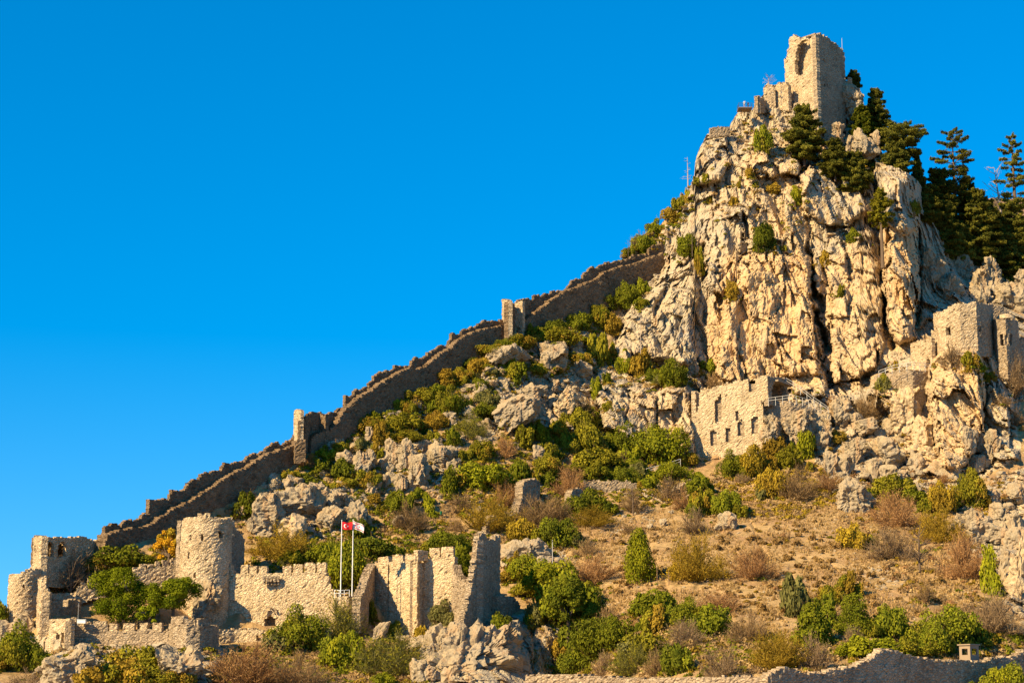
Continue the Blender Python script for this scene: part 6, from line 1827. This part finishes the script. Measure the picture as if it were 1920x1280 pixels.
def dead_tree(name, cx, base, top, spread, label, mat, seed, Y=None, nb=16, low=.25, up=.25, thick=.16, lean=0.0, sag=False):
    rg = np.random.default_rng(seed)
    if Y is None: Y = ground(cx, base).y
    k = mpp(Y)
    r = empty(name, at(cx, base, Y))
    tag(r, label, 'dead tree')
    H = (base - top) * k; S = spread * k / 2
    mb = MB()
    mb.tube([(0, 0, -.8), (lean * H * .5, 0, H * .5), (lean * H, 0, H)], [thick, thick * .7, .03], 6)
    mb.build('trunk', mat, r)
    mb = MB()
    for i in range(nb):
        f = low + (1 - low) * (i + rg.random()) / nb
        a = rg.uniform(0, 6.28)
        L = S * rg.uniform(.5, 1.1) * (1.15 - .6 * f)
        d = np.array([math.cos(a), math.sin(a) * .8, rg.normal(up, .25)])
        p0 = np.array([lean * H * f, 0, H * f])
        p1 = p0 + d * L * .5; p2 = p0 + d * L + np.array([0, 0, (-.15 if sag else .12) * L])
        mb.tube([p0, p1, p2], [thick * .38, thick * .25, .015], 4, cap=False)
        for j in range(3):
            q0 = p0 + (p2 - p0) * rg.uniform(.4, .9)
            mb.tube([q0, q0 + rg.normal(0, .3, 3) * L * .6 + d * L * .2], [thick * .18, .012], 3, cap=False)
    mb.build('branches', mat, r)
dead_tree('dead_tree', 1881, 425, 306, 74, 'bleached dead tree with bare branches in front of the far hill', M['palewood'], 3, Y=436, nb=15, low=.3, up=.55, thick=.30, lean=-.10)
dead_tree('dead_tree', 1290, 356, 290, 34, 'bare upright dead tree on the skyline left of the cliff top', M['palewood'], 5, Y=414, nb=12, up=.1, thick=.14)
dead_tree('dead_tree', 1441, 164, 140, 44, 'spreading dead tree on top of the pointed wall stub', M['palewood'], 7, Y=417, nb=16, low=.3, up=.35, thick=.10)
dead_tree('dead_tree', 1451, 238, 172, 26, 'thin bare dead tree under the summit wall', M['bark'], 8, Y=413.5, nb=10, up=.3, thick=.08)
dead_tree('dead_tree', 1202, 708, 590, 36, 'tall thin dead tree on the ledge at the cliff foot', M['palewood'], 9, Y=384, nb=18, up=.1, thick=.12)
dead_tree('dead_tree', 1381, 512, 440, 46, 'bare dead tree leaning out of the main cliff', M['bark'], 10, Y=393, nb=14, up=.3, thick=.09)
dead_tree('dead_tree', 1298, 474, 418, 18, 'short dead stem above the green shrub left of the cliff', M['bark'], 11, Y=398, nb=8, up=.3, thick=.09)
dead_tree('dead_tree', 1347, 640, 596, 60, 'small dead shrub with level branches on the lower cliff', M['bark'], 12, Y=389, nb=10, up=.1, thick=.07)
dead_tree('dead_tree', 1178, 484, 452, 24, 'little dead tree on the skyline above the highest ridge wall', M['bark'], 13, Y=406, nb=8, up=.4, thick=.06)
dead_tree('dead_tree', 1468, 410, 376, 44, 'dead twigs on the upper cliff left of the bright shrub', M['bark'], 14, Y=398, nb=9, low=.1, up=.3, thick=.06)
dead_tree('bare_tree', 1187, 966, 912, 38, 'bare brown little tree on the slope under the dry stone wall', M['bark'], 15, nb=16, low=.3, up=.5, thick=.13)
dead_tree('bare_tree', 1252, 942, 898, 42, 'dark bare little tree left of the red brown bush', M['bark'], 16, nb=16, low=.3, up=.5, thick=.14)
dead_tree('bare_tree', 1725, 1076, 1000, 84, 'wide bare tree with a forked dark trunk below the rocks', M['bark'], 17, nb=26, low=.2, up=.6, thick=.20)
dead_tree('bare_tree', 132, 1120, 1062, 84, 'grey brown leafless tree below the gatehouse', M['bark'], 18, Y=292, nb=30, low=.15, up=.7, thick=.16)
# ------------------------------------------------------------------ small things: flags, poles, rails, lamps, people
def flag_cloth(r, name, pos, wd, hg, design, droop, seed):
    nx, nz = 66, 44
    u, v = np.meshgrid(np.linspace(0, 1, nx + 1), np.linspace(0, 1, nz + 1), indexing='ij')
    ph = 1.3 * seed
    x = u * wd * (0.95 - .04 * np.sin(v * 3 + ph))
    y = .16 * np.sin(u * 8 + v * 1.8 + ph) * u ** .5 + .10 * u
    z = (v - 1) * hg - droop * u ** 1.3 * wd + .05 * np.sin(u * 7 + ph)
    V = np.stack([x, y, z], -1).reshape(-1, 3) + np.array(pos)
    idx = np.arange((nx + 1) * (nz + 1)).reshape(nx + 1, nz + 1)
    Q = np.stack([idx[:-1, :-1], idx[1:, :-1], idx[1:, 1:], idx[:-1, 1:]], -1).reshape(-1, 4)
    uc = (np.arange(nx) + .5) / nx * 1.5
    vc = (np.arange(nz) + .5) / nz - .5
    U, W_ = np.meshgrid(uc, vc, indexing='ij')
    cx0 = .52
    cres = ((U - cx0) ** 2 + W_ ** 2 < .26 ** 2) & ((U - cx0 - .065) ** 2 + W_ ** 2 > .205 ** 2)
    sx, sy = U - (cx0 + .33), W_
    an = np.arctan2(sy, sx); rr = np.hypot(sx, sy)
    sec = np.abs((an + math.pi) % (2 * math.pi / 5) - math.pi / 5)
    star = rr * (np.cos(sec) + .0) < .13 - rr * np.sin(math.pi / 5 - sec) * 1.4
    star = rr < .13 * (.42 + .58 * np.clip(sec / (math.pi / 5), 0, 1) ** 1.2)
    m = (cres | star)
    if design == 'striped':
        m |= (np.abs(np.abs(W_) - .35) < .055)
    return mesh_np(name, V, Q, [M['flag_red'], M['flag_white']] if design == 'plain' else [M['flag_white'], M['flag_red']], m.ravel().astype(int), smooth=True, parent=r)
M['flag_red'] = plain("flag_red", (0.55, 0.012, 0.02), 0.8)
M['flag_white'] = plain("flag_white", (0.75, 0.72, 0.72), 0.8)
def flagpole(px, base, top, label, wd, hg, design, droop, seed, fz):
    Y = 287.2 + .3 * seed
    r = root('flagpole', px, base, Y, label, 'flagpole', 'flagpoles on the bastion')
    k = mpp(Y); H = (base - top) * k
    mb = MB(); mb.tube([(0, 0, -.5), (0, 0, H * .5), (0, 0, H)], [.085, .075, .05], 8)
    mb.build('pole', M['white'], r)
    mb = MB(); mb.tube([(0, 0, H), (0, 0, H + .08), (0, 0, H + .16)], [.05, .09, .02], 8)
    mb.build('finial', M['white'], r)
    f = empty('flag', (r.location.x, r.location.y, r.location.z + H - fz))
    bpy.data.objects.remove(f)
    c = flag_cloth(None, 'flag', (0.06, -.02, -fz), wd, hg, design, droop, seed)
    c.location = (r.location.x, r.location.y, r.location.z + H)
    tag(c, 'red flag with white crescent and star on the left pole' if design == 'plain' else 'white flag with red stripes, crescent and star on the right pole', 'flag', None)
flagpole(638.5, 1120, 977, 'white flagpole carrying the red flag above the bastion', 1.62, 1.12, 'plain', .02, 1, .18)
flagpole(660, 1120, 976, 'white flagpole carrying the white flag above the bastion', 1.62, 1.10, 'striped', .42, 2, .12)

def railing(name, pts, label, height=1.0, posts=6, mat=None, th=.035, bars=(1.0, .55), group=None):
    """pts: (px, py of the foot, Y)"""
    P = [np.array(at(*p)) for p in pts]
    r = empty(name, P[0]); tag(r, label, 'railing', group)
    mat = mat or M['steel']
    Q = [p - P[0] for p in P]
    for b in bars:
        mb = MB(); mb.tube([q + np.array([0, 0, height * b]) for q in Q], th, 6); mb.build('rail', mat, r)
    S = np.concatenate([[0], np.cumsum([np.linalg.norm(b - a) for a, b in zip(Q[:-1], Q[1:])])])
    for s in np.linspace(0, S[-1], posts):
        q = np.array([np.interp(s, S, [p[i] for p in Q]) for i in range(3)])
        mb = MB(); mb.tube([q + np.array([0, 0, -.5]), q + np.array([0, 0, height])], th * 1.1, 6); mb.build('post', mat, r)
railing('railing', [(1441, 757, 361.0), (1487, 751, 359.9), (1528, 764, 361.4)], 'pale steel railing along the path in front of the pointed arch', 1.15, 8, th=.045)
railing('railing', [(1474, 719, 368.8), (1500, 735, 368), (1521, 752, 367), (1553, 774, 366.5)], 'sloping stair railing running down right of the pointed arch', 1.15, 7, th=.045)
railing('railing', [(1212, 889, 356), (1245, 881, 357), (1276, 871, 358)], 'short grey railing by the bright green shrub below the lower crag', 1.1, 5, th=.05)
railing('railing', [(1648, 706, 370.5), (1677, 695, 368.5), (1712, 690, 367.5), (1745, 693, 370)], 'curved railing on top of the terrace wall beside the small doorway', 1.15, 9, th=.05)
railing('railing', [(627, 1118, 287.0), (638, 1119, 286.6), (655, 1118, 287.2)], 'low white railing at the foot of the flagpoles', 1.0, 4, mat=M['white'], th=.04)

def light_pole():
    Y = ground(1036, 1068).y - .5
    r = root('light_pole', 1036, 1068, Y, 'thin pale pole with a white box at its foot on the open slope', 'pole')
    H = 56 * mpp(Y)
    mb = MB(); mb.tube([(0, 0, -.4), (0, 0, H)], [.075, .05], 8); mb.build('pole', M['steel'], r)
    mb = MB(); mb.box((0, -.1, .28), (.36, .3, .58)); mb.box((0, -.1, .6), (.42, .36, .05)); mb.build('control_box', M['white'], r)
    mb = MB(); mb.box((0, -.12, H - .2), (.22, .3, .12)); mb.tube([(0, 0, H - .3), (0, -.1, H - .2)], .03, 5); mb.build('lamp', M['darkmetal'], r)
light_pole()
def floodlights():
    Y = ground(1886, 908).y - 1.5
    r = root('floodlight_stand', 1884, 908, Y, 'low metal stand with two floodlights on the rocks near the edge', 'floodlight')
    k = mpp(Y)
    mb = MB(); mb.tube([(0, 0, -.6), (0, 0, 19 * k)], .06, 6); mb.tube([(36 * k, .2, -.6), (36 * k, .2, 19 * k)], .06, 6); mb.build('post', M['wood'], r)
    mb = MB(); mb.box((18 * k, .1, 19 * k), (42 * k, .1, .12)); mb.build('crossbar', M['wood'], r)
    for x in (0.0, 27 * k):
        mb = MB(); mb.box((x, 0, 19 * k + .32), (.52, .22, .42)); mb.box((x, .16, 19 * k + .32), (.40, .14, .30)); mb.tube([(x, .05, 19 * k + .06), (x, .05, 19 * k + .14)], .04, 6)
        mb.build('floodlight', M['darkmetal'], r)
floodlights()
for i, (px, b, t_, lab) in enumerate(((1232, 1092, 1063, 'thin wooden fence post, first from the juniper'), (1254, 1096, 1068, 'thin wooden fence post, second from the juniper'), (1356, 1088, 1070, 'thin wooden fence post right of the golden brown bush'), (1115, 1097, 1072, 'thin wooden fence post in the reddish bush'))):
    Y = ground(px, b).y - .4
    H = (b - t_) * mpp(Y)
    mb = MB(); mb.tube([(0, 0, -.3), (.03, 0, H * .6), (.01, 0, H)], [.06, .055, .045], 6)
    tag(mb.build('fence_post', M['wood'], loc=at(px, b, Y)), lab, 'post', 'thin wooden fence posts on the slope')
Y = 274.5
mb = MB(); mb.box((0, 0, .25), (1.2, .7, .5)); mb.box((0, 0, .53), (1.3, .8, .06))
tag(mb.build('roof_box', M['white'], loc=at(153, 1168, 277.5)), 'white painted box on the wall top beside the chapel', 'box')
mb = MB(); mb.tube([(0, 0, -.6), (0, 0, 2.6)], [.03, .02], 5); mb.tube([(-.2, 0, 2.2), (.2, 0, 2.2)], .015, 4)
tag(mb.build('antenna', M['steel'], loc=at(146, 1164, 277.5)), 'thin antenna pole beside the white box near the chapel', 'antenna')
mb = MB(); pts = []
a, b = np.array(at(-12, 1226, 274)), np.array(at(78, 1211, 278))
for i in range(13):
    f = i / 12
    p = a * (1 - f) + b * f; p[2] -= .5 * 4 * f * (1 - f)
    pts.append(p - a)
mb.tube(pts, .02, 4)
tag(mb.build('cable', M['steel'], loc=tuple(a)), 'pale cable strung from the left edge to the slim watch tower', 'cable')
Yb = ground(827, 968).y - .5
r = root('litter_bin', 827, 968, Yb, 'small dark green litter bin on a post on the slope above the flags', 'bin')
gm = plain("green_bin_paint", (0.015, 0.11, 0.05), 0.5)
mb = MB(); mb.tube([(0, 0, .35), (0, 0, .85), (0, 0, .95)], [.20, .24, .22], 10); mb.build('bin', gm, r)
mb = MB(); mb.tube([(0, .2, -.2), (0, .2, 1.0)], .035, 6); mb.build('post', M['darkmetal'], r)

# ---- viewing platform below the summit with two visitors
YV = 414.0
pf = at(1397, 206, YV)
r = root('viewing_platform', 1397, 206, YV, 'small railed viewing platform jutting from the rock below the summit', 'platform')
k = mpp(YV)
mb = MB(); mb.box((0, .8, .30), (27 * k, 3.4, .16)); mb.build('deck', M['wood'], r)
mb = MB()
for sx in (-1, 1): mb.tube([(sx * 10 * k, -.6, .2), (sx * 3 * k, 2.0, -1.4)], .07, 6)
mb.box((0, -.8, .18), (27 * k, .14, .22)); mb.build('bracket', M['darkmetal'], r)
for zz in (.75, 1.05, 1.38):
    mb = MB(); mb.tube([(13 * k, 2.2, zz), (13 * k, -.85, zz), (-13 * k, -.85, zz), (-13 * k, 2.2, zz)], .028, 5); mb.build('rail', M['darkmetal'], r)
for (x, y) in ((13 * k, 2.2), (13 * k, -.85), (4.4 * k, -.85), (-4.4 * k, -.85), (-13 * k, -.85), (-13 * k, .7), (-13 * k, 2.2)):
    mb = MB(); mb.tube([(x, y, .3), (x, y, 1.4)], .032, 5); mb.build('post', M['darkmetal'], r)

def person(loc, rz, H, label, shirt, trousers, hair, arm_up=False, seat=False, group=None):
    """one continuous skinned body; clothes are zones of the same skin"""
    s = H / 1.75
    V = []; E = []; R_ = []
    def v(p, rad, par=None):
        V.append(tuple(c * s for c in p)); R_.append(rad * s)
        if par is not None: E.append((par, len(V) - 1))
        return len(V) - 1
    pel = v((0, 0, .95), .135)
    wai = v((0, -.01, 1.10), .120, pel); che = v((0, -.015, 1.30), .150, wai); up = v((0, 0, 1.43), .11, che)
    nk = v((0, -.01, 1.50), .055, up); hd = v((0, -.02, 1.60), .085, nk); top_ = v((0, -.015, 1.69), .075, hd)
    nose = v((0, -.115, 1.60), .018, hd)
    for sx in (-1, 1):
        hip = v((sx * .09, 0, .88), .095, pel); kn = v((sx * .11, -.03, .49), .062, hip); an = v((sx * .115, .0, .09), .042, kn)
        hl = v((sx * .118, -.05, .04), .042, an); v((sx * .13, -.19, .03), .034, hl)
        sh = v((sx * .19, 0, 1.40), .062, up)
        if arm_up and sx > 0:
            el = v((sx * .30, -.10, 1.22), .045, sh); wr = v((sx * .17, -.26, 1.42), .032, el); dirv = np.array([-.3, -.2, .9])
        else:
            el = v((sx * .26, .02, 1.13), .045, sh); wr = v((sx * .27, -.09, .90), .032, el); dirv = np.array([0, -.25, -.95])
        w_ = np.array(V[wr]) / s
        pa = v(tuple(w_ + dirv * .07), .036, wr)
        pw = np.array(V[pa]) / s
        side = np.array([0, 1, 0]) if abs(dirv[2]) > .5 else np.array([1, 0, 0])
        for f, ln in ((-1.5, .062), (-.5, .075), (.5, .07), (1.5, .055)):
            k1 = v(tuple(pw + side * f * .019 + dirv * .04), .009, pa)
            v(tuple(pw + side * f * .021 + dirv * (.04 + ln * .55) + np.array([-sx * .02, 0, 0])), .008, k1)
        t1 = v(tuple(w_ + dirv * .03 + side * -.045), .010, wr); v(tuple(w_ + dirv * .075 + side * -.06), .009, t1)
    me = bpy.data.meshes.new('person')
    me.from_pydata(V, E, [])
    o = bpy.data.objects.new('person', me)
    COL.objects.link(o)
    sk = o.modifiers.new('skin', 'SKIN')
    for i, rad in enumerate(R_): me.skin_vertices[0].data[i].radius = (rad, rad)
    me.skin_vertices[0].data[0].use_root = True
    ss = o.modifiers.new('sub', 'SUBSURF'); ss.levels = 1; ss.render_levels = 1
    dg = bpy.context.evaluated_depsgraph_get()
    m2 = bpy.data.meshes.new_from_object(o.evaluated_get(dg))
    o.modifiers.clear(); o.data = m2
    skin = plain("skin", (.42, .24, .16), .6) if 'skin' not in M else M['skin']
    M['skin'] = skin
    m2.materials.clear()
    for mt in (shirt, trousers, skin, M['darkmetal']): m2.materials.append(mt)
    for p in m2.polygons:
        c = p.center; z = c.z / s
        if z > 1.475: p.material_index = 2
        elif abs(c.x) / s > .2 and z < 1.12 and z > .6: p.material_index = 2
        elif z > .93: p.material_index = 0
        elif z > .08: p.material_index = 1
        else: p.material_index = 3
        p.use_smooth = True
    D, Fc = ico(2)
    Vh = D * np.array([.098, .105, .10]) * s
    keep = (D[:, 1] > -.35) | (D[:, 2] > .45)
    fm = keep[Fc].all(1)
    hmesh = mesh_np('hair', Vh, Fc[fm], [hair], smooth=True, parent=o)
    hmesh.location = (0, -.01 * s, 1.645 * s)
    o.location = loc; o.rotation_euler = (0, 0, rz)
    tag(o, label, 'person', group)
white_cl = plain("white_cotton", (.72, .70, .70), .9); dark_cl = plain("dark_cloth", (.035, .035, .05), .9); hair_m = plain("dark_hair", (.03, .02, .015), .7)
lilac = plain("pale_lilac_cloth", (.55, .52, .62), .9)
zf = pf.z + .38
person((pf.x - .15, pf.y - .1, zf), .5, 1.78, 'person in white standing on the viewing platform with one arm raised', white_cl, lilac, hair_m, True)
person((pf.x + .75, pf.y + .3, zf), -.7, 1.55, 'shorter person in dark clothes standing on the viewing platform', dark_cl, dark_cl, hair_m)
